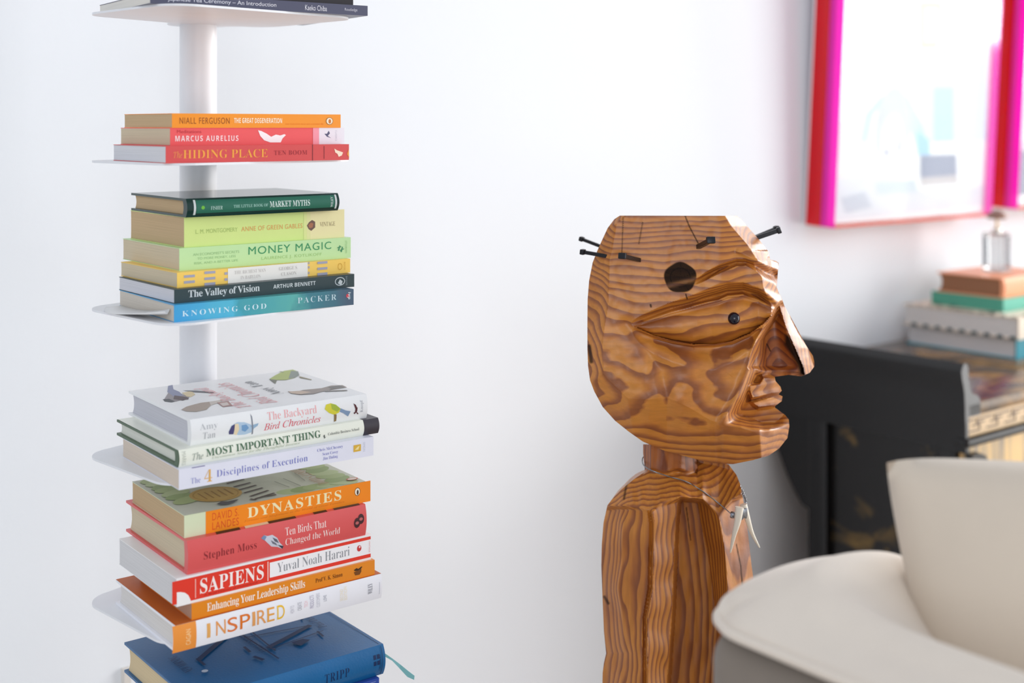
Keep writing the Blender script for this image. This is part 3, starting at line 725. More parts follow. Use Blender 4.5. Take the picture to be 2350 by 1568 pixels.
def interp(P, x):
    P = np.array(P, float); return np.interp(x, P[:, 0], P[:, 1])
def sstep(a, b, x):
    t = np.clip((x - a) / (b - a), 0, 1); return t * t * (3 - 2 * t)
def lstep(a, b, x): return np.clip((x - a) / (b - a), 0, 1)
def seg_dist(pts, x, y):
    """signed distance to an open polyline (positive on its right side when walking along it, in image axes) """
    best = np.full(x.shape, 1e9); sg = np.ones(x.shape)
    for (x0, y0), (x1, y1) in zip(pts, pts[1:]):
        dx, dy = x1 - x0, y1 - y0; L2 = dx * dx + dy * dy
        t = np.clip(((x - x0) * dx + (y - y0) * dy) / L2, 0, 1)
        d = np.hypot(x - x0 - t * dx, y - y0 - t * dy)
        c = dx * (y - y0) - dy * (x - x0)
        k = d < best
        best = np.where(k, d, best); sg = np.where(k, np.sign(c), sg)
    return best, sg
def inside(poly, x, y):
    r = np.zeros(x.shape, bool); n = len(poly)
    for i in range(n):
        x0, y0 = poly[i]; x1, y1 = poly[(i + 1) % n]
        c = ((y0 > y) != (y1 > y)) & (x < (x1 - x0) * (y - y0) / (y1 - y0 + 1e-9) + x0)
        r ^= c
    return r
def soft_in(poly, x, y, w):
    d, _ = seg_dist(list(poly) + [poly[0]], x, y)
    return np.clip(np.where(inside(poly, x, y), d, -d) / w * .5 + .5, 0, 1)

HEAD = [(1422.5, 495), (1410, 503), (1394.5, 523.6), (1379, 557), (1369, 580), (1360, 603), (1352, 643.6), (1348.5, 687), (1348, 738), (1348, 802), (1349.5, 840), (1354, 873), (1364, 899), (1383, 934),
 (1411.6, 966), (1443, 991), (1475, 1013.6), (1523, 1034), (1571, 1047), (1606, 1056.6), (1638, 1064), (1682.5, 1065.5), (1727, 1056.6), (1765, 1045.5), (1788, 1029.5), (1807, 1005.6), (1811.6, 978.5), (1810, 962.6),
 (1802, 953), (1788, 946), (1779, 938), (1779, 932), (1794, 921), (1795.7, 910), (1786, 906), (1794, 897), (1791, 887.6), (1780, 875), (1778, 865), (1810, 860.5), (1839, 864), (1858, 856), (1869, 841), (1869, 832.5),
 (1865.5, 817), (1849, 791.7), (1823, 743), (1800, 702), (1795, 687), (1786, 669), (1782.5, 659), (1785, 628), (1787, 603), (1780, 599), (1767, 596), (1764.6, 580), (1754, 564.5), (1739, 546.6), (1718.7, 523.6), (1701, 503), (1690.6, 495.5)]
Y1 = [(1560, 640), (1592, 632), (1625, 612), (1650, 598), (1690, 583), (1712, 583), (1735, 594), (1757, 606), (1790, 620)]
Y2 = [(1430, 741), (1460, 727), (1500, 708), (1540, 690), (1580, 676), (1620, 661), (1670, 645), (1705, 645), (1740, 660), (1768, 680), (1790, 698)]
Y3 = [(1430, 741), (1462, 752), (1500, 770), (1540, 781), (1590, 790), (1640, 790), (1680, 783), (1720, 766), (1750, 744), (1790, 704)]
NOSE = [(1790, 700), (1804, 742), (1823, 792), (1843, 838), (1845, 862), (1800, 861), (1765, 862), (1738, 856), (1722, 842), (1730, 812), (1742, 780), (1765, 745)]
RIDGE = [(1752, 762), (1736, 792), (1728, 822), (1712, 862), (1690, 912), (1668, 950), (1655, 978)]
CHIN = [(1640, 985), (1658, 976), (1700, 982), (1730, 992), (1752, 1003), (1775, 1004), (1797, 985), (1815, 972)]
def head_T(x, y):
    """height of the near side over the head's mid plane, in photo pixels"""
    T = np.full(x.shape, 150.0)
    # flat facets cut off the block
    xe = np.interp(y, [495, 515, 600, 700, 780, 880, 960, 1040], [1462, 1440, 1418, 1408, 1392, 1392, 1440, 1520])
    T = np.minimum(T, 150 - (xe - x) * 1.15)
    d, s = seg_dist([(1360, 815), (1400, 872), (1450, 925), (1510, 985), (1560, 1050)], x, y)
    T = np.minimum(T, 146 - np.where(s > 0, d, -d) * .9)
    yj = np.interp(x, [1380, 1440, 1490, 1530, 1580, 1630, 1690, 1760, 1820], [905, 908, 918, 912, 935, 965, 985, 1000, 1000])
    T = np.minimum(T, 150 - (y - yj) * .55)
    T = np.minimum(T, 150 - (y - (yj + 75)) * 1.35)
    # chin turns to the front
    T = np.minimum(T, 150 - (x + .35 * (y - 1000) - 1762) * 1.5)
    # forehead turns to the front
    xf = np.interp(y, [495, 520, 560, 600, 640, 680, 700], [1648, 1664, 1700, 1728, 1742, 1760, 1770])
    T = np.minimum(T, 150 - (x - xf) * np.where(y < 575, 1.75, 1.9))
    T = np.minimum(T, 150 - (560 - y) * .10)
    # gentle fall of the whole side towards the face
    T -= sstep(1600, 1800, x) * 22
    # carved brow, lid, eye
    tap = sstep(1565, 1640, x)
    dy = y - interp(Y1, x)
    T += tap * (4 * sstep(-26, 0, dy) * (dy <= 0) + np.where(dy > 0, 6 - 42 * sstep(0, 20, dy) + 36 * sstep(20, 34, dy) - 10 * sstep(34, 60, dy), 0))
    # long shallow cut through the knot
    kd, ks = seg_dist([(1470, 690), (1540, 664), (1590, 645), (1640, 627), (1700, 616)], x, y)
    T -= 6 * np.exp(-(kd / 9) ** 2)
    y2 = interp(Y2, x); y3 = interp(Y3, x)
    span = sstep(1428, 1475, x) * (1 - sstep(1786, 1800, x))
    dy = y - y2
    dp = np.interp(x, [1430, 1520, 1650, 1740, 1790], [16, 38, 54, 54, 8])
    prof = np.where(dy > 0, -dp * sstep(-2, np.interp(x, [1430, 1650, 1790], [9, 28, 15]), dy), 0)
    lid = np.interp(x, [1430, 1560, 1650, 1740, 1790], [5, 14, 24, 22, 5])
    c0 = np.interp(x, [1430, 1650, 1790], [8, 28, 15])
    prof += np.where(dy > c0, lid * sstep(0, 9, dy - c0), 0)
    top = y2 + c0 + 12
    e = np.clip((y - top) / np.maximum(y3 - top, 4), 0, 1)
    amp = np.interp(x, [1430, 1500, 1600, 1690, 1760, 1790], [4, 16, 28, 28, 12, 0])
    prof += np.where((y > top) & (y < y3), amp * np.sin(np.pi * e) ** .8 - np.interp(x, [1430, 1650, 1790], [2, 8, 3]) * sstep(0, .1, e), 0)
    dl = y - y3
    dq = np.interp(x, [1430, 1500, 1620, 1720, 1790], [10, 26, 34, 26, 3])
    low = -dq * sstep(-4, 8, dl) * (1 - sstep(8, np.interp(x, [1430, 1640, 1790], [40, 62, 20]), dl))
    prof = np.where(dl > 0, low, prof)
    T = T + span * prof * (1 - sstep(70, 90, dl))
    # cheek facets
    T = np.minimum(T, 150 - np.clip(np.hypot((x - 1590) / 1.15, y - 875) - 95, 0, 400) * .10 - sstep(1640, 1720, x) * 14)
    d, s = seg_dist([(1440, 745), (1480, 800), (1520, 850), (1530, 912)], x, y)
    T -= 7 * np.exp(-(d / 14) ** 2)
    # front of the face: behind the ridge that runs from the nose to the chin
    d, s = seg_dist(RIDGE, x, y)
    sd = np.where(s > 0, -d, d)                        # positive towards the nose and mouth
    ymask = sstep(742, 775, y) * (1 - sstep(968, 992, y))
    T += 10 * np.exp(-(sd / 9) ** 2) * ymask
    drop = sstep(0, 34, sd)
    Tm = 46 - 10 * sstep(30, 60, sd)
    T = np.where(ymask > 0, T + (np.minimum(T, Tm) - T) * drop * ymask, T)
    # the side of the nose, hollowed, with its bridge
    nin = soft_in(NOSE, x, y, 7)
    bx = np.interp(y, [690, 700, 715, 742, 766, 792, 817, 838, 862], [1789, 1790, 1794, 1802, 1810, 1821, 1832, 1841, 1846])
    wd = np.interp(y, [700, 760, 840], [22, 70, 112])
    q = np.clip((bx - x) / wd, 0, 1)
    Tn = 52 - 26 * np.sin(np.pi * np.clip(q * 1.05, 0, 1)) ** 1.2 + 34 * sstep(.72, 1, q)
    Tn += 12 * sstep(838, 852, y) * sstep(0, .3, q)
    T = T + (Tn - T) * nin
    # white front plane of the nose
    fr = np.clip((x - bx) / np.maximum(np.interp(y, [690, 720, 800, 845], [7, 14, 30, 26]), 3), 0, 1)
    nm = sstep(690, 705, y) * (1 - sstep(862, 868, y))
    T = np.where((x > bx) & (nm > 0), T + (50 - 40 * fr - T) * nm, T)
    # lips
    for poly, h in (([(1716, 884), (1742, 878), (1750, 864), (1800, 862), (1800, 904), (1770, 906), (1742, 914), (1724, 917), (1718, 898)], 98),
                    ([(1722, 922), (1760, 912), (1800, 904), (1800, 926), (1770, 934), (1740, 938), (1728, 930)], 88)):
        k = soft_in(poly, x, y, 4)
        T = T + (h - .74 * np.clip(x - 1712, 0, 200) + 2.5 * np.sin(y * .23 + x * .05) - T) * k
    # chin with a flat sloping top
    dc = y - interp(CHIN, x)
    cm = sstep(1640, 1662, x)
    tc = np.interp(dc, [-30, 0, 6], [0, 1, 1])
    base = np.minimum(150 - (y - yj) * .55, 150 - (x + .35 * (y - 1000) - 1742) * 1.3); base = np.minimum(base, 150 - (y - (yj + 75)) * 1.35) - 22 * sstep(1600, 1800, x)
    T = np.where((dc > -30) & (y > 940) & (x > 1640), T + (base - T) * tc * cm, T)
    # second brow, seen past the first
    k = soft_in([(1764, 592), (1790, 600), (1790, 660), (1776, 640), (1768, 622)], x, y, 4)
    T -= k * 14
    # forehead ledge
    k, s = seg_dist([(1695, 577), (1722, 590), (1757, 612)], x, y); T += 5 * np.exp(-(k / 6) ** 2)
    return np.maximum(T, 6)

def closed_relief(name, outline, centre, Tf, step, rings, root, material, rim_back=.92, knotf=None):
    """a solid whose near side follows Tf and whose far side mirrors it"""
    P = []
    n = len(outline)
    for i in range(n):
        p = np.array(outline[i], float); q = np.array(outline[(i + 1) % n], float)
        k = max(1, int(round(np.hypot(*(q - p)) / step)))
        for j in range(k): P.append(p + (q - p) * j / k)
    P = np.array(P); n = len(P); c = np.array(centre, float)
    R = np.linspace(0, 1, rings + 1)[1:]
    XY = c + (P[None] - c) * R[:, None, None]
    x = XY[..., 0].ravel(); y = XY[..., 1].ravel()
    T = Tf(x, y)
    gx = np.array([mnoise.noise(Vector((a_ * .05, b_ * .05, 1.7))) for a_, b_ in zip(x, y)]); gy = np.array([mnoise.noise(Vector((a_ * .017, b_ * .017, 8.1))) for a_, b_ in zip(x, y)])
    T = T + gx * 1.6 + gy * 3.0
    Tc = Tf(np.array([c[0]]), np.array([c[1]]))[0]
    def P3(x, y, t, off=(0, 0)):
        d = SD - t * MP
        return np.stack([(x - CX + off[0]) / F * d, np.full_like(x, d) if np.ndim(d) == 0 else d, ZC - (y - HY + off[1]) / F * d], -1)
    near = P3(x, y, T)
    xf = c[0] + (x - c[0]) * rim_back; yf = c[1] + (y - c[1]) * rim_back
    far = P3(xf, yf, -T * .92)
    nc = P3(np.array([c[0]]), np.array([c[1]]), np.array([Tc])); fc = P3(np.array([c[0]]), np.array([c[1]]), np.array([-Tc * .92]))
    V = np.concatenate([near, far, nc, fc]) - np.array(SROOT)
    M = len(x); Fc = []
    for r in range(rings - 1):
        for k in range(n):
            k2 = (k + 1) % n
            a, b, e, g = r * n + k, r * n + k2, (r + 1) * n + k2, (r + 1) * n + k
            Fc.append((a, b, e, g)); Fc.append((M + g, M + e, M + b, M + a))
    for k in range(n):
        k2 = (k + 1) % n
        Fc.append((2 * M, k2, k)); Fc.append((2 * M + 1, M + k, M + k2))
        a = (rings - 1) * n
        Fc.append((a + k, a + k2, M + a + k2, M + a + k))
    me = bpy.data.meshes.new(name); me.from_pydata(V.tolist(), [], Fc); me.update()
    bm = bmesh.new(); bm.from_mesh(me); bmesh.ops.recalc_face_normals(bm, faces=bm.faces); bm.to_mesh(me); bm.free()
    if knotf is not None:
        a = me.attributes.new('knot', 'FLOAT', 'POINT')
        k = knotf(x, y); a.data.foreach_set('value', np.concatenate([k, k * 0, [0, 0]]).astype(np.float32))
        a = me.attributes.new('heart_neck_shade', 'FLOAT', 'POINT')
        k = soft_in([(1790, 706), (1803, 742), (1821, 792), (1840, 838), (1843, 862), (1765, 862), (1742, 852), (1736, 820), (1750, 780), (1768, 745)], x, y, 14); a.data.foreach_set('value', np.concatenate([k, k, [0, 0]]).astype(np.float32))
    me.shade_smooth(); me.set_sharp_from_angle(angle=math.radians(38))
    return link(name, me, root, material)

def head_knot(x, y):
    r = np.hypot((x - 1561) / 38, (y - 637) / 36)
    an = np.arctan2(y - 637, x - 1561)
    k = (1 - sstep(.93, 1.02, r + .03 * np.sin(5 * an))) * (.97 + .03 * (np.abs(r - .6) < .03) + .03 * (np.abs(np.sin(2.5 * an + .7)) < .06))
    k = k * (1 - .35 * np.exp(-(seg_dist([(1520, 660), (1600, 640)], x, y)[0] / 5) ** 2))
    s = soft_in([(1802, 768), (1810, 768), (1822, 793), (1833, 818), (1845, 848), (1846, 862), (1836, 862), (1829, 838), (1814, 812), (1800, 790)], x, y, 4) * .95
    c = np.zeros_like(x)
    for pts, w in (([(1572, 495), (1582, 520), (1602, 558)], 1.3), ([(1475, 510), (1466, 560)], .9), ([(1430, 500), (1427, 585)], .9), ([(1760, 790), (1768, 806)], 1.4), ([(1574, 676), (1577, 686)], 1.5), ([(1352, 795), (1357, 830)], 4), ([(1493, 700), (1494, 704)], 2)):
        c = np.maximum(c, np.clip(1.6 - seg_dist(pts, x, y)[0] / w, 0, 1) * .85)
    return np.clip(np.maximum(np.maximum(k, s), c), 0, 1)

statue = thing('wooden_statue', 'carved wooden statue in profile with iron nails round its head, before the black table', 'statue', SROOT)
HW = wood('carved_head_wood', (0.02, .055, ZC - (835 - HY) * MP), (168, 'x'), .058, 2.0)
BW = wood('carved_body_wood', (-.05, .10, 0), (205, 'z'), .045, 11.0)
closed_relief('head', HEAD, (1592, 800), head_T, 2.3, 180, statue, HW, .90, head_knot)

BL_ = [(1040, 1476), (1060, 1478), (1083, 1480), (1100, 1455), (1122, 1428), (1140, 1410), (1160, 1394), (1200, 1385), (1250, 1381), (1300, 1380), (1380, 1383), (1450, 1386), (1500, 1391), (1522, 1386), (1545, 1383), (1700, 1380), (3000, 1392)]
BR_ = [(1040, 1596), (1060, 1640), (1066, 1672), (1090, 1690), (1110, 1698), (1150, 1706), (1220, 1716), (1300, 1725), (1350, 1732), (1450, 1738), (1568, 1742), (3000, 1735)]
TOPL = [(1380, 1170), (1393, 1166), (1439, 1165), (1470, 1168), (1492, 1174), (1515, 1159), (1561, 1146), (1594, 1149), (1612, 1150), (1650, 1185), (1680, 1150), (1720, 1130)]
def body_T(x, y):
    wob = 5 * np.sin(y * .021 + 1) + 3 * np.sin(y * .05)
    sl = np.interp(y, [1150, 1200, 1350, 1420, 1568, 1800, 3000], [1490, 1497, 1494, 1482, 1482, 1485, 1490])     # arm edge
    sr = np.interp(y, [1150, 1200, 1300, 1400, 1568, 1800, 3000], [1556, 1551, 1546, 1543, 1531, 1530, 1535])     # end of the lit face
    ci = np.interp(y, [1150, 1200, 1260, 1340, 1420, 1568, 3000], [1600, 1608, 1622, 1634, 1644, 1652, 1655])     # recess end
    cf = np.interp(y, [1150, 1200, 1260, 1340, 1420, 1568, 3000], [1640, 1652, 1663, 1669, 1672, 1676, 1680])     # chest front edge
    le = np.interp(y, [a for a, _ in BL_], [b for _, b in BL_])
    re = np.interp(y, [a for a, _ in BR_], [b for _, b in BR_])
    xs = np.stack([le, le + 45 + wob, sl - 8, sl - 2, sl + 4, sr, sr + 8, ci, cf, re])
    ts = [30, 92, 122, 116, 134, 88, 14, 22, 84, 20]
    T = np.full(x.shape, 30.0)
    for i in range(len(ts) - 1):
        a, b = xs[i], xs[i + 1]; k = (x >= a) & (x <= b)
        t = (x - a) / np.maximum(b - a, 1e-3)
        T = np.where(k, ts[i] + (ts[i + 1] - ts[i]) * t, T)
    T += 5 * sstep(1420, 1440, y) * (x < sl) * 0
    # wavering cut of the lit face
    T += 3 * np.sin(y * .06) * ((x > sl) & (x < sr))
    # shoulder: from the edge line up to the foot of the neck
    yt = interp(TOPL, x)
    Ts = np.interp(x, [1380, 1440, 1492, 1560, 1600, 1650, 1700, 1730], [60, 112, 126, 112, 92, 84, 70, 30])
    k = np.clip((yt - y) / np.maximum(yt - 1070, 20), 0, 1.3)
    Tt = np.minimum(Ts, 126) - 78 * np.maximum(k, 0); wt = sstep(-6, 6, y - yt); T = Tt + (T - Tt) * wt
    # neck
    nk = (x > 1474) & (x < 1600)
    nt = np.interp(x, [1474, 1494, 1500, 1562, 1566, 1600], [26, 62, 66, 66, 62, 18])
    foot = 1084 + 4 * np.sin(x * .1)
    wn = 1 - sstep(-6, 6, y - foot); T = np.where(nk, T + (nt - T) * wn, T)
    return np.maximum(T, 6)
def body_mesh():
    ys = np.concatenate([np.arange(1020, 1600, 2.2), np.arange(1604, 2870, 30), [2878]])
    nx = 190
    u = np.linspace(0, 1, nx)
    le = np.interp(ys, [a for a, _ in BL_], [b for _, b in BL_]); re = np.interp(ys, [a for a, _ in BR_], [b for _, b in BR_])
    X = le[:, None] + (re - le)[:, None] * u[None]; Y = np.repeat(ys[:, None], nx, 1)
    x = X.ravel(); y = Y.ravel(); T = body_T(x, y)
    g = np.array([mnoise.noise(Vector((a_ * .06, b_ * .02, 3.7))) for a_, b_ in zip(x, y)]); T = T + g * 3
    d = SD - T * MP
    near = np.stack([(x - CX) / F * d, d, ZC - (y - HY) / F * d], -1)
    # keep the shaft upright: use the mid-plane scale for the heights below the shoulders
    lo = y > 1200
    zz = ZC - (y - HY) / F * np.where(lo, d + (SD - d) * sstep(1568, 2400, y), d)
    near[:, 2] = zz
    cx = .5 * (le + re); xf = (cx[:, None] + (X - cx[:, None]) * .86).ravel()
    df = SD + T * MP * .8
    far = np.stack([(xf - CX) / F * df, df, near[:, 2].copy()], -1)
    far[:, 2] = np.where(y < 1200, near[:, 2] - np.maximum(0, 1200 - y) * .00006, near[:, 2])
    V = np.concatenate([near, far]) - np.array(SROOT)
    V[:, 2] = np.maximum(V[:, 2], 0.0)
    R = len(ys); M = R * nx; Fc = []
    for r in range(R - 1):
        for k in range(nx - 1):
            a, b, e, g_ = r * nx + k, r * nx + k + 1, (r + 1) * nx + k + 1, (r + 1) * nx + k
            Fc += [(g_, e, b, a), (M + a, M + b, M + e, M + g_)]
        a, g_ = r * nx, (r + 1) * nx; Fc.append((a, M + a, M + g_, g_))
        a, g_ = r * nx + nx - 1, (r + 1) * nx + nx - 1; Fc.append((g_, M + g_, M + a, a))
    for k in range(nx - 1):
        Fc.append((k, k + 1, M + k + 1, M + k)); a = (R - 1) * nx + k; Fc.append((M + a, M + a + 1, a + 1, a))
    me = bpy.data.meshes.new('body'); me.from_pydata(V.tolist(), [], Fc); me.update()
    bm = bmesh.new(); bm.from_mesh(me); bmesh.ops.recalc_face_normals(bm, faces=bm.faces); bm.to_mesh(me); bm.free()
    a = me.attributes.new('knot', 'FLOAT', 'POINT'); kk = np.zeros(len(x))
    for pts, w in (([(1690, 1250), (1700, 1300), (1705, 1360)], 1.4), ([(1438, 1110), (1432, 1145)], 2.2), ([(1387, 1370), (1396, 1385)], 3), ([(1575, 1165), (1585, 1240)], 1.2)):
        kk = np.maximum(kk, np.clip(1.6 - seg_dist(pts, x, y)[0] / w, 0, 1) * .8)
    a.data.foreach_set('value', np.concatenate([kk, kk * 0]).astype(np.float32))
    a = me.attributes.new('heart_neck_shade', 'FLOAT', 'POINT'); kk = .85 * (1 - sstep(1076, 1086, y)) * (x > 1470) * (x < 1602); a.data.foreach_set('value', np.concatenate([kk, kk]).astype(np.float32))  # neck darkened in its colour for the shade under the chin
    me.shade_smooth(); me.set_sharp_from_angle(angle=math.radians(32))
    return link('body', me, statue, BW)
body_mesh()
def near_pt(f, u, v, lift=0.0):
    t = f(np.array([float(u)]), np.array([float(v)]))[0] + lift
    return at(u, v, SD - t * MP) - SROOT
# nails
IRON = mat('black_iron', rgb(40, 40, 44), .38, .5, .6, bump=(300, .3, .0006))
def nail(tip, headp, thick=.0034):
    tip = Vector(tip); headp = Vector(headp); ax = (headp - tip).normalized()
    q = ax.to_track_quat('Z', 'Y').to_matrix().to_4x4(); q.translation = tip
    L_n = (headp - tip).length
    bm = bmesh.new(); add_box(bm, (-thick / 2, -thick / 2, 0), (thick / 2, thick / 2, L_n), .0003, 1)
    add_box(bm, (-thick * .98, -thick * .75, L_n - .0006), (thick * .98, thick * .75, L_n + .0042), .0009, 2)
    bmesh.ops.transform(bm, matrix=q, verts=bm.verts)
    from_bm('nail', bm, IRON, statue, 40)
hp = lambda u, v, l=0: near_pt(head_T, u, v, l)
fb = lambda u, v, t: at(u, v, SD - t * MP) - SROOT
nail(fb(1390, 570, -40), fb(1338, 550, -70)); nail(hp(1404, 590, -8), fb(1341, 579, 90), .0038)
nail(hp(1470, 598, -10), fb(1430, 588, 215), .0042); nail(hp(1600, 568, -10), fb(1630, 552, 225), .0046)
nail(fb(1724, 548, -20), fb(1779, 525, -52)); nail(fb(1728, 549, 20), fb(1784, 530, 30), .0046)
# glass eye
c = hp(1684, 731, 1)
bm = bmesh.new(); bmesh.ops.create_uvsphere(bm, u_segments=28, v_segments=18, radius=.0066); bmesh.ops.translate(bm, vec=c, verts=bm.verts)
o = from_bm('eye', bm, mat('dark_blue_glass', rgb(12, 12, 30), .05, .5), statue, 60); o['label'] = 'glossy dark blue bead eye'

# necklace of twisted wire with two teeth
WIRE = mat('steel_wire', rgb(140, 144, 150), .3, .5, .9)
IVORY = mat('ivory_tooth', rgb(238, 230, 214), .35, .5, bump=(260, .2, .0005), vary=(60, .06))
nk = thing('necklace', 'wire necklace with two pale pointed teeth hanging round the wooden neck', 'necklace', SROOT)
bp_ = lambda u, v, l=3.0: near_pt(body_T, u, v, l)
bm = bmesh.new()
pl = [fb(1497, 1050, -60), fb(1478, 1048, 0), fb(1474, 1060, 30), fb(1480, 1071, 52), bp_(1500, 1082, 10), bp_(1535, 1094, 6), bp_(1575, 1106), bp_(1610, 1126), bp_(1645, 1152), fb(1676, 1178, 96)]
add_tube(bm, smooth_path(pl, 8), .00062, 6)
pr_ = [fb(1560, 1052, -70), fb(1620, 1050, -62), fb(1654, 1066, -30), fb(1680, 1090, 0), fb(1694, 1108, 28)]
add_tube(bm, smooth_path(pr_, 8), .00062, 6)
from_bm('wire', bm, WIRE, nk, 60)
bm = bmesh.new()
base = smooth_path([fb(1693, 1106, 27), fb(1701, 1122, 44), fb(1709, 1140, 62), fb(1712, 1150, 72), fb(1709, 1166, 84)], 14)
for ph in (0, math.pi):
    tw = []
    for i, p in enumerate(base):
        t = i * .75 + ph; tw.append(p + Vector((math.cos(t), .5 * math.cos(t), math.sin(t))) * .0009)
    add_tube(bm, tw, .00055, 6)
from_bm('twisted_wire', bm, WIRE, nk, 60)
bm = bmesh.new(); c0 = fb(1676, 1181, 97); c1 = fb(1686, 1183, 99)
add_tube(bm, [c0, c0.lerp(c1, .2), c0.lerp(c1, .8), c1], [.0030, .0036, .0036, .0030], 14); from_bm('bead', bm, mat('steel_bead', rgb(150, 152, 160), .25, .5, .8), nk, 40)
def tooth(pts, r0):
    bm = bmesh.new(); P = smooth_path(pts, 8); n = len(P)
    add_tube(bm, P, [r0 * (1 - .82 * (i / (n - 1)) ** 1.3) for i in range(n)], 14); from_bm('tooth', bm, IVORY, nk, 50)
tooth([fb(1697, 1164, 104), fb(1693, 1195, 106), fb(1684, 1230, 102), fb(1676, 1268, 92)], .0046)
tooth([fb(1706, 1158, 84), fb(1715, 1190, 84), fb(1726, 1224, 76), fb(1743, 1257, 66)], .0040)
bm = bmesh.new(); cc = fb(1699, 1181, 104); ce = fb(1716, 1176, 84); co = []
for i in range(140):
    t = i / 139; a_ = t * 2 * math.pi * 9; r = .0050 + .0008 * math.sin(t * 9)
    co.append(cc.lerp(ce, t) + Vector((.25 * math.cos(a_), .55 * math.cos(a_), math.sin(a_))) * r)
add_tube(bm, co, .0008, 6); from_bm('wire_coil', bm, WIRE, nk, 60)

# ------------------------------------------------------------------ black lacquer altar table
TD = 1.95
TP = at(2212, 835, TD)                                  # near top corner of the raised end
TZ = TP.z; ZT = ZC - (932 - HY) / F * TD                # raised end, table top
TB = Vector((TP.x, TP.y, 0))
BLK = mat('black_lacquer', rgb(13, 12, 14), .22, .4, coat=.1, bump=(60, .12, .0008), vary=(16, .25))
def gold_lacquer(name, sc, lo, hi, stretch=(1, 1, 1), gold=(176, 140, 70), ground=(20, 18, 18), rough=.32):
    m = bpy.data.materials.new(name); m.use_nodes = True
    N = m.node_tree.nodes; L = m.node_tree.links; b = N['Principled BSDF']; b.inputs['Roughness'].default_value = rough
    tc = N.new('ShaderNodeTexCoord'); mp = N.new('ShaderNodeMapping'); mp.inputs['Scale'].default_value = stretch; L.new(tc.outputs['Object'], mp.inputs[0])
    n = N.new('ShaderNodeTexNoise'); n.inputs['Scale'].default_value = sc; n.inputs['Detail'].default_value = 4; n.inputs['Distortion'].default_value = .6; L.new(mp.outputs[0], n.inputs[0])
    cr = N.new('ShaderNodeValToRGB'); cr.color_ramp.elements[0].position = lo; cr.color_ramp.elements[0].color = rgb(*ground); cr.color_ramp.elements[1].position = hi; cr.color_ramp.elements[1].color = rgb(*gold)
    L.new(n.outputs[0], cr.inputs[0]); L.new(cr.outputs[0], b.inputs['Base Color']); return m
table = thing('altar_table', 'black lacquer altar table with raised scroll end and gold painting against the wall', 'table', TB, TH)
TDep = .415; TLen = 1.5
# local axes: x along the wall, y towards the wall
def tprism(name, prof, y0, y1, m, smooth=None):
    bm = bmesh.new(); add_prism(bm, [Vector((p[0], y0, p[1])) for p in prof], (0, y1 - y0, 0)); return from_bm(name, bm, m, table, smooth)
dz = TZ - ZT
prof = [(-.003, TZ - .004), (.002, TZ), (.008, TZ - .001), (.012, TZ - .008), (.014, TZ - .022), (.018, TZ - .040), (.024, TZ - .050), (.034, TZ - .052), (.042, TZ - .056), (.047, ZT), (.047, ZT - .02), (.014, ZT - .02), (.014, ZT - .075),
        (.0055, ZT - .075), (.0055, ZT - .035), (.004, ZT - .02), (.0035, ZT), (.002, TZ - .046), (-.001, TZ - .034), (-.0045, TZ - .024), (-.0065, TZ - .012)]
o = tprism('scroll_end', prof, .0, TDep, BLK, 30)
box('table_top', (.014, 0, ZT - .02), (TLen, TDep, ZT), gold_lacquer('painted_top', 7, .46, .6, (1, 2.2, 1), (150, 116, 74), (74, 64, 56), .2), table, .002)
frz = box('frieze', (.014, .004, ZT - .052), (TLen, .018, ZT - .0202), mat('frieze_ground', rgb(206, 174, 130), .3), table)
bm = bmesh.new()
k = 0; xx = .02
while xx < .75:                                          # raised meander key pattern along the frieze
    w = .052; z0, z1 = ZT - .044, ZT - .027; zm = .5 * (z0 + z1); s = .0022; y0, y1 = .0030, .0041
    for (xa, za, xb, zb_) in ((0, z0, .030, z0), (.030, z0, .030, zm), (.010, zm, .030, zm), (.022, z1, .052, z1), (.022, zm + .003, .022, z1), (.022, zm + .003, .042, zm + .003), (.0, z1, .014, z1)):
        add_box(bm, (xx + xa - s / 2, y0, za - s / 2), (xx + xb + s / 2, y1, zb_ + s / 2))
    xx += w
from_bm('meander_fret', bm, mat('fret_dark', rgb(96, 74, 56), .4), frz)
box('edge_moulding', (.002, -.006, ZT - .066), (TLen, .018, ZT - .0522), BLK, table, .004)
box('front_panel', (.02, .010, .12), (TLen, .02, ZT - .0662), gold_lacquer('gilded_front', 6, .38, .56, (9, 9, 1), (222, 184, 120), (150, 132, 108), .3), table)
box('end_panel', (.03, .0602, .12), (.042, .2718, ZT - .0768), gold_lacquer('gold_landscape', 11, .55, .72, (1, 1, 1.5), (112, 88, 42), (10, 9, 11)), table)
box('inner_board', (.0565, .292, .12), (TLen - .051, .306, ZT - .021), BLK, table)
for yy in ((.022, .060), (.272, .312)):
    for xx_ in ((.016, .056), (TLen - .05, TLen - .01)):
        box('leg', (xx_[0], yy[0], 0), (xx_[1], yy[1], ZT - .0765), BLK, table, .003)
# curved corner brackets
bm = bmesh.new()
pts = [Vector((.020, TDep - .002, ZT - .0765)), Vector((.020, .398, ZT - .112)), Vector((.020, .380, ZT - .150)), Vector((.020, .364, ZT - .182)), Vector((.020, .346, ZT - .210)), Vector((.020, .328, ZT - .232)), Vector((.020, .3125, ZT - .238)), Vector((.020, .3125, ZT - .0765))]
add_prism(bm, pts, (.014, 0, 0)); from_bm('bracket', bm, BLK, table)
bm = bmesh.new()
pts = [Vector((.008, -.010, ZT - .0755)), Vector((.03, -.010, ZT - .0755)), Vector((.046, -.010, ZT - .082)), Vector((.052, -.010, ZT - .10)), Vector((.052, -.010, ZT - .13)), Vector((.008, -.010, ZT - .13))]
add_prism(bm, pts, (0, .012, 0)); from_bm('bracket', bm, BLK, table)

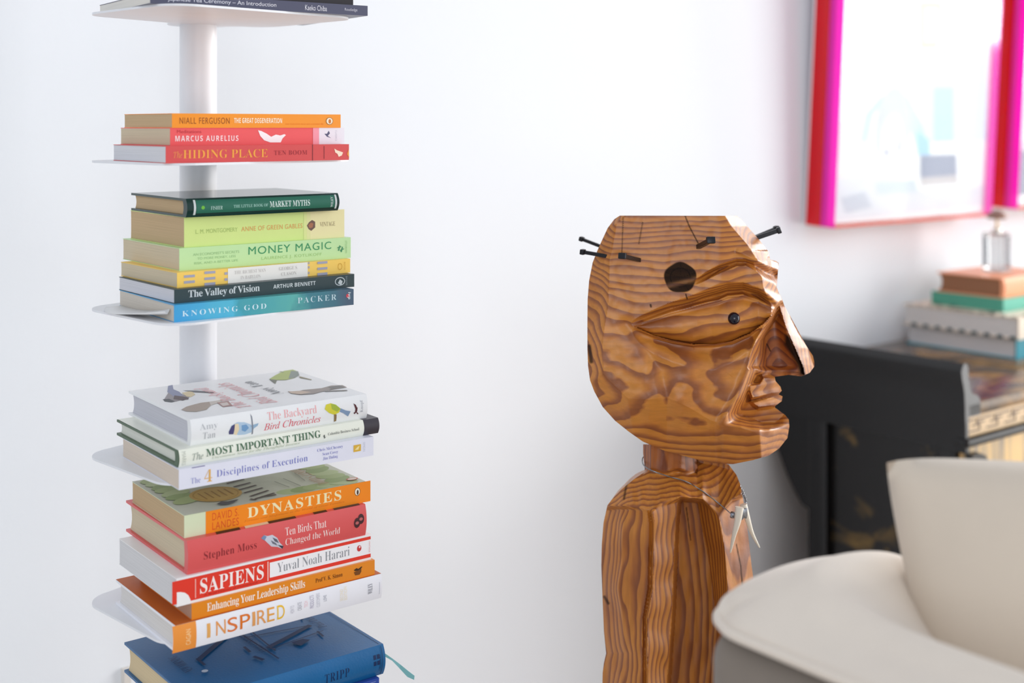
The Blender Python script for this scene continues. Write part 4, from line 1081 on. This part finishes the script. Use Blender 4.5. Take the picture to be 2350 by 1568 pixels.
# ------------------------------------------------------------------ stack on the table
GT = 'books stacked on the black table'
BTH = TH
def table_book(u0, v0, zbase, T, L, W, label, cover, pages, group=GT, hard=True, round_=.0, yaw=BTH, spine_x=True, **kw):
    """book whose page end faces the statue side; near right corner at photo point"""
    r = ray(u0, v0); d = (zbase - ZC) / r.z; p = Vector((0, 0, ZC)) + r * d
    return Book((p.x, p.y, yaw, L, W, T, zbase - ZS), label, cover, pages, hard=hard, round_=round_, group=group, **kw)
z0 = ZT
t1 = table_book(2333, 826, z0, .0395, .30, .235, 'large white book with teal lower board, bottom of the pile on the black table', (20, 150, 170), (226, 222, 222)); t1.done()
z1 = z0 + .0397
t2 = table_book(2338, 781, z1, .040, .30, .245, 'thick book with black and cream patterned boards, above the teal board', (232, 216, 196), (226, 222, 218))
rnd = random.Random(5)
for k in range(34):
    x_, y_ = rnd.uniform(.004, .28), rnd.uniform(.01, .23)
    t2.Tp.ell(x_, y_, rnd.uniform(.004, .011), rnd.uniform(.004, .010), (70, 62, 60), rnd.uniform(0, 3), 12)
for k in range(11):
    t2.Tp.ell(.005, .012 + k * .022, .0045, .006, (56, 52, 54), 0, 12)
t2.done()
bm = bmesh.new()
for k in range(9):
    y_ = .012 + k * .026
    add_prism(bm, [Vector((.0018 - .001, y_ - .007, -.0002)), Vector((.0018 - .001, y_ + .007, -.0002)), Vector((.0018 - .001, y_ + .004, .0052)), Vector((.0018 - .001, y_ - .004, .0052))], (-.0012, 0, 0))
from_bm('lower_board_marks', bm, mat('dark_teal_print', rgb(24, 66, 70), .5), t2.cover)
z2 = z1 + .0402
t3 = table_book(2303, 717, z2, .0245, .21, .155, 'flat mint green book between the patterned one and the orange one', (92, 184, 160), (92, 170, 146), hard=False); t3.done()
z3 = z2 + .0247
t4 = table_book(2302, 686, z3, .0385, .20, .142, 'orange clothbound book with brown page edges, topmost under the glass bottle', (250, 166, 120), (158, 112, 84), hard=True, round_=.004); t4.done()
z4 = z3 + .0387
# perfume bottle
GL = bpy.data.materials.new('clear_glass'); GL.use_nodes = True
g_ = GL.node_tree.nodes['Principled BSDF']; g_.inputs['Transmission Weight'].default_value = 1; g_.inputs['Roughness'].default_value = .02; g_.inputs['IOR'].default_value = 1.25
r = ray(2288, 622); d = (z4 - ZC) / r.z; pb = Vector((0, 0, ZC)) + r * d
bot = thing('glass_bottle', 'square clear glass bottle with mushroom shaped stopper on the orange book', 'bottle', pb, TH)
hb = 88 / F * d
bm = bmesh.new(); add_box(bm, (-.0205, -.0205, 0), (.0205, .0205, hb), .003, 3); add_box(bm, (-.0175, -.0175, .005), (.0175, .0175, hb - .006), .0025, 2)
for f_ in bm.faces[:]: pass
from_bm('bottle_body', bm, GL, bot)
bm = bmesh.new(); add_lathe(bm, [(.009, 0), (.009, .006), (.0075, .008)], (0, 0, hb), 24); from_bm('collar', bm, mat('silver_collar', rgb(220, 214, 206), .2, .5, .8), bot, 40)
bm = bmesh.new(); h0 = hb + .008
add_lathe(bm, [(.0035, 0), (.0028, .010), (.0030, .020), (.0045, .024)], (0, 0, h0), 16); from_bm('stopper_stem', bm, mat('pale_gold', rgb(226, 196, 150), .35, .5, .3), bot, 50)
bm = bmesh.new(); add_lathe(bm, [(.0040, .022), (.017, .020), (.0205, .0235), (.019, .028), (.013, .033), (.006, .0365), (.0008, .0372)], (0, 0, h0), 28)
from_bm('mushroom_cap', bm, mat('brown_cap', rgb(150, 112, 98), .5, bump=(200, .6, .002)), bot, 50)

# ------------------------------------------------------------------ framed pictures in neon acrylic boxes
def acrylic(name, col, trans):
    m = bpy.data.materials.new(name); m.use_nodes = True
    N = m.node_tree.nodes; L = m.node_tree.links; b = N['Principled BSDF']
    b.inputs['Base Color'].default_value = col; b.inputs['Roughness'].default_value = .12; b.inputs['Coat Weight'].default_value = .5
    tr = N.new('ShaderNodeBsdfTranslucent'); tr.inputs[0].default_value = col
    mx = N.new('ShaderNodeMixShader'); mx.inputs[0].default_value = trans
    L.new(b.outputs[0], mx.inputs[1]); L.new(tr.outputs[0], mx.inputs[2])
    tp = N.new('ShaderNodeBsdfTransparent'); tp.inputs[0].default_value = col
    m2 = N.new('ShaderNodeMixShader'); m2.inputs[0].default_value = .2
    L.new(mx.outputs[0], m2.inputs[1]); L.new(tp.outputs[0], m2.inputs[2]); L.new(m2.outputs[0], N['Material Output'].inputs[0])
    return m
RED = acrylic('neon_red_acrylic', (1.0, .012, .03, 1), .45); MAG = acrylic('neon_magenta_acrylic', (1.0, .05, .72, 1), .5); ORG = acrylic('neon_orange_acrylic', (1.0, .16, .04, 1), .45)
def thin_glass(name, tint, ior, rough):
    m = bpy.data.materials.new(name); m.use_nodes = True
    N = m.node_tree.nodes; L = m.node_tree.links
    t = N.new('ShaderNodeBsdfTransparent'); t.inputs[0].default_value = tint
    g = N.new('ShaderNodeBsdfGlossy'); g.inputs['Roughness'].default_value = rough
    f = N.new('ShaderNodeLayerWeight'); f.inputs[0].default_value = .5
    pw = N.new('ShaderNodeMath'); pw.operation = 'POWER'; pw.inputs[1].default_value = 4.0; L.new(f.outputs['Facing'], pw.inputs[0])
    sc = N.new('ShaderNodeMath'); sc.operation = 'MULTIPLY_ADD'; sc.inputs[1].default_value = .45; sc.inputs[2].default_value = .02; L.new(pw.outputs[0], sc.inputs[0])
    x = N.new('ShaderNodeMixShader'); L.new(sc.outputs[0], x.inputs[0]); L.new(t.outputs[0], x.inputs[1]); L.new(g.outputs[0], x.inputs[2])
    L.new(x.outputs[0], N['Material Output'].inputs[0]); return m
PANE = thin_glass('clear_acrylic', (.97, .98, .98, 1), 1.2, .12)
def picture(u_edge, v_edge, width, height, label, art):
    c = hit(u_edge, v_edge, P0 + ND * .072, ND) - ND * .068   # lower front corner nearest to the bookcase
    tilt = math.radians(3.2)
    rt = thing('framed_picture', label, 'picture', c, TH, None)
    rt.rotation_euler = (tilt, 0, TH)
    D = .068; t = .004
    # x along the wall, y into the wall, z up
    def bx(name, lo, hi, m): return box(name, lo, hi, m, rt, .0008)
    bx('back_panel', (0, -.004, 0), (width, 0, height), mat('acrylic_back', rgb(250, 236, 240), .3))
    for nm, x0, x1 in (('side_panel', 0, t), ('side_panel', width - t, width)):
        bx(nm, (x0, -D * .56, 0), (x1, -.004, height), RED)
        bx('side_rim', (x0, -D, 0), (x1, -D * .56, height), MAG)
    bx('bottom_panel', (t, -D, 0), (width - t, -.004, t), ORG); bx('top_panel', (t, -D, height - t), (width - t, -.004, height), ORG)
    bx('front_pane', (t, -D, t), (width - t, -D + .003, height - t), PANE)
    pr = box('print', (t + .001, -D + .016, t + .001), (width - t - .001, -D + .018, height - t - .001), mat('print_paper', rgb(250, 250, 252), .5), rt)
    dc = Deco(lambda a, b, l: (a, -D + .016 - l, b))
    inv = (Matrix.Translation(c) @ rt.rotation_euler.to_matrix().to_4x4()).inverted()
    n = (rt.rotation_euler.to_matrix() @ Vector((0, -1, 0)))
    pw = c + n * (D - .016)
    def pt(u, v):
        q = inv @ hit(u, v, pw, n); return (min(max(q.x, t + .002), width - t - .002), min(max(q.z, t + .002), height - t - .002))
    art(dc, pt); dc.build('printed_scene', pr)
    return rt
def truck(dc, pt):
    P = lambda pts, c: dc.poly([pt(*p) for p in pts], tuple(int(255 * (x / 255) ** 1.7) for x in c))
    P([(1918, 508), (1920, 400), (2000, 380), (2120, 440), (2262, 425), (2262, 470)], (240, 241, 246))
    P([(1925, 280), (2000, 285), (1998, 400), (1925, 410)], (246, 242, 240))
    P([(1922, 155), (1960, 155), (1960, 205), (1922, 205)], (248, 244, 236))
    P([(2110, 5), (2160, 5), (2162, 20), (2150, 110), (2112, 110)], (238, 226, 214)); P([(2122, 18), (2152, 18), (2146, 98), (2120, 98)], (248, 246, 244))
    P([(1975, 325), (1985, 262), (2020, 222), (2050, 212), (2085, 222), (2120, 290), (2132, 356), (2110, 356), (2090, 300), (2060, 240), (2030, 235), (2005, 262), (1990, 325)], (226, 242, 252))
    P([(2110, 200), (2150, 150), (2262, 140), (2266, 326), (2130, 326), (2120, 270)], (238, 247, 254))
    P([(2142, 200), (2188, 200), (2188, 326), (2142, 326)], (216, 236, 250))
    P([(2172, 60), (2220, 40), (2262, 40), (2262, 135), (2160, 138)], (250, 251, 253)); P([(2160, 136), (2176, 62), (2184, 62), (2170, 138)], (222, 238, 250))
    P([(2104, 300), (2132, 320), (2134, 356), (2106, 356)], (204, 232, 250))
    c = pt(2050, 300); dc.ell(c[0], c[1], .056, .085, (214, 218, 226)); c = pt(2048, 338); dc.ell(c[0], c[1], .042, .066, (234, 234, 238)); dc.ell(c[0], c[1], .034, .054, (250, 250, 252))
    P([(2062, 322), (2068, 318), (2066, 346), (2058, 352)], (206, 206, 222)); P([(2028, 342), (2038, 342), (2040, 358), (2030, 358)], (212, 212, 224))
    P([(2134, 326), (2262, 322), (2262, 348), (2134, 354)], (252, 253, 254)); P([(2112, 357), (2194, 355), (2196, 402), (2112, 408)], (188, 192, 208))
    P([(2114, 408), (2196, 402), (2198, 420), (2114, 426)], (226, 222, 224))
    P([(1930, 455), (1985, 440), (2000, 475), (1940, 490)], (226, 228, 236)); P([(2010, 420), (2100, 412), (2105, 440), (2015, 446)], (230, 236, 240))
def second(dc, pt):
    P = lambda pts, c: dc.poly([pt(*p) for p in pts], c)
    P([(2326, 0), (2380, 0), (2380, 32), (2326, 34)], (120, 118, 122)); P([(2326, 40), (2380, 40), (2380, 160), (2326, 160)], (234, 240, 250))
    P([(2326, 325), (2380, 325), (2380, 343), (2326, 343)], (214, 220, 232)); P([(2326, 345), (2380, 345), (2380, 440), (2326, 452)], (150, 156, 176))
c1 = hit(1913, 520, P0 + ND * .072, ND); c2 = hit(2276, 484, P0 + ND * .072, ND)
W1 = (c2 - c1).dot(WD)
picture(1913, 520, W1, .80, 'large pale print of a light blue truck in a neon red acrylic box frame', truck)
picture(2334, 477, W1, .80, 'second neon red acrylic box frame, cut by the picture edge beside the truck print', second)

# ------------------------------------------------------------------ sofa
FAB = mat('cream_upholstery', rgb(230, 218, 204), .9, .2, sheen=.3, bump=(700, .35, .0008), vary=(40, .03))
FABS = mat('taupe_outer_upholstery', rgb(134, 124, 114), .9, .2, sheen=.2, bump=(700, .35, .0008), vary=(40, .03))
SZ = ZC - (1405 - HY) / F * .95
SC = at(1588, 1402, .95)
sofa = thing('sofa', 'cream upholstered sofa seen over its padded piped back, nearest to the camera', 'sofa', (SC.x, SC.y, 0), TH)
# local: x along the wall, y negative = into the room; the padded rim turns the corner from the back into the arm
SL = 1.15; SWd = .30
def sm1(a, b, x):
    t = min(1, max(0, (x - a) / (b - a))); return t * t * (3 - 2 * t)
def s_surf(x, r):
    k = .05; h = max(k - abs(x - r), 0) / k; m = min(x, r) - h * h * k * .25
    m = max(m, 0)
    z = float(np.interp(m, [0, .006, .02, .036, .052, .066, .085, .12, .16, .20, .26, .5], [-.005, -.001, .002, .006, .015, .015, .002, -.026, -.068, -.12, -.20, -.24]))
    z += 0.021 * math.sin(math.pi * min(1, max(0, x / .19))) ** .7 * math.exp(-((r - .035) / .06) ** 2)
    z -= .14 * sm1(.19, .27, x) * math.exp(-(r / .13) ** 2)
    return SZ + z
bm = bmesh.new(); nx, ny = 50, 110; g = []
for j in range(ny + 1):
    r = SL * (j / ny) ** 2.2; row = []
    for i in range(nx + 1):
        x = SWd * (i / nx) ** 1.2
        z = s_surf(x, r); xq, rq = x, r; RC = .045
        if x < RC and r < RC:                            # round the corner in plan
            dx, dr = RC - x, RC - r; k_ = max(dx, dr) / max(math.hypot(dx, dr), 1e-6)
            xq, rq = RC - dx * k_, RC - dr * k_
        row.append(bm.verts.new((xq, -rq, z)))
    g.append(row)
for j in range(ny):
    for i in range(nx): bm.faces.new((g[j][i], g[j][i + 1], g[j + 1][i + 1], g[j + 1][i]))
def skirt(path, dz_):
    vs = [bm.verts.new((v.co.x, v.co.y, min(v.co.z, SZ) - dz_)) for v in path]
    for a_, b_2, c_, d_ in zip(path, path[1:], vs[1:], vs): bm.faces.new((a_, b_2, c_, d_))
skirt([row[0] for row in g], .004); skirt(g[0], .012)
o = from_bm('back_pad', bm, FAB, sofa, 70)
o.modifiers.new('sub', 'SUBSURF').levels = 1; o.modifiers['sub'].render_levels = 1
bm = bmesh.new()
add_box(bm, (.003, -SL, .12), (.06, -.003, SZ - .008), .028, 5); from_bm('back_frame', bm, FABS, sofa, 40)
bm = bmesh.new()
add_box(bm, (.0605, -.03, .12), (SWd - .03, -.003, SZ - .03), .008, 3); from_bm('arm_frame', bm, FABS, sofa, 40)
bm = bmesh.new(); add_tube(bm, smooth_path([(.20, .001, SZ - .003), (.08, .001, SZ - .004), (.045, .001, SZ - .004), (.027, -.004, SZ - .004), (.0132, -.0132, SZ - .004), (.004, -.027, SZ - .004), (-.001, -.045, SZ - .004), (-.001, -.1, SZ - .004), (-.001, -.3, SZ - .004), (-.001, -1.0, SZ - .004), (-.001, -SL, SZ - .004)], 8), .0034, 10)
from_bm('piping', bm, FAB, sofa, 60)
box('seat_cushion', (.24, -SL + .02, .24), (.95, -.06, .44), FAB, sofa, .04)
box('seat_base', (.032, -SL, .10), (.93, -.034, .238), FABS, sofa, .01)
for lx, ly in ((.05, -.06), (.86, -.06), (.05, -SL + .06), (.86, -SL + .06)):
    bm = bmesh.new(); add_lathe(bm, [(.016, 0), (.024, .121)], (lx, ly, 0), 16); from_bm('leg', bm, mat('dark_wood_leg', rgb(60, 40, 28), .4), sofa, 40)

# cushion leaning on the sofa back
def pillow(name, label, origin, ex, ez, ey, sx, sz, th):
    bm = bmesh.new(); n = 44; top = []; bot = []
    for j in range(n + 1):
        rt, rb_ = [], []
        for i in range(n + 1):
            u = -1 + 2 * i / n; v = -1 + 2 * j / n
            px = u * (1 - .13 * (1 - v * v) * abs(u) ** 3 - .05 * (u * v) ** 6); pz = v * (1 - .08 * (1 - u * u) * abs(v) ** 3 - .05 * (u * v) ** 6)
            t = ((1 - abs(u) ** 2.6) * (1 - abs(v) ** 2.6)) ** .5
            wr = (.010 * math.sin(3.1 * u + 1.3 * v) + .007 * math.sin(7 * v - 3 * u + .6) + .005 * math.sin(5 * u + 9 * v) * max(0, v)) * t
            edge = max(abs(u), abs(v)) > .999
            rt.append(bm.verts.new(origin + ex * px * sx + ez * pz * sz + ey * (th * t + wr)))
            rb_.append(rt[-1] if edge else bm.verts.new(origin + ex * px * sx + ez * pz * sz - ey * (th * t)))
        top.append(rt); bot.append(rb_)
    for j in range(n):
        for i in range(n):
            bm.faces.new((top[j][i], top[j][i + 1], top[j + 1][i + 1], top[j + 1][i]))
            f = (bot[j][i], bot[j + 1][i], bot[j + 1][i + 1], bot[j][i + 1])
            try: bm.faces.new(f)
            except ValueError: pass
    o = from_bm(name, bm, mat('ivory_cushion_fabric', rgb(212, 198, 181), .92, .15, sheen=.3, bump=(600, .35, .0008), vary=(30, .03)), None, 80)
    return tag(o, label, 'cushion')
TL = at(1996, 1022, .985)
ex = Vector((.985, -.10, .06)).normalized(); ez = Vector((-.20, .12, .96)); ey = ez.cross(ex).normalized(); ez = ex.cross(ey).normalized()
if ez.z < 0: ez = -ez
sx_, sz_ = .24, .275
pillow('cushion', 'plump ivory cushion standing behind the padded sofa back', TL + ex * sx_ - ez * sz_, ex, ez, ey, sx_, sz_, .072)
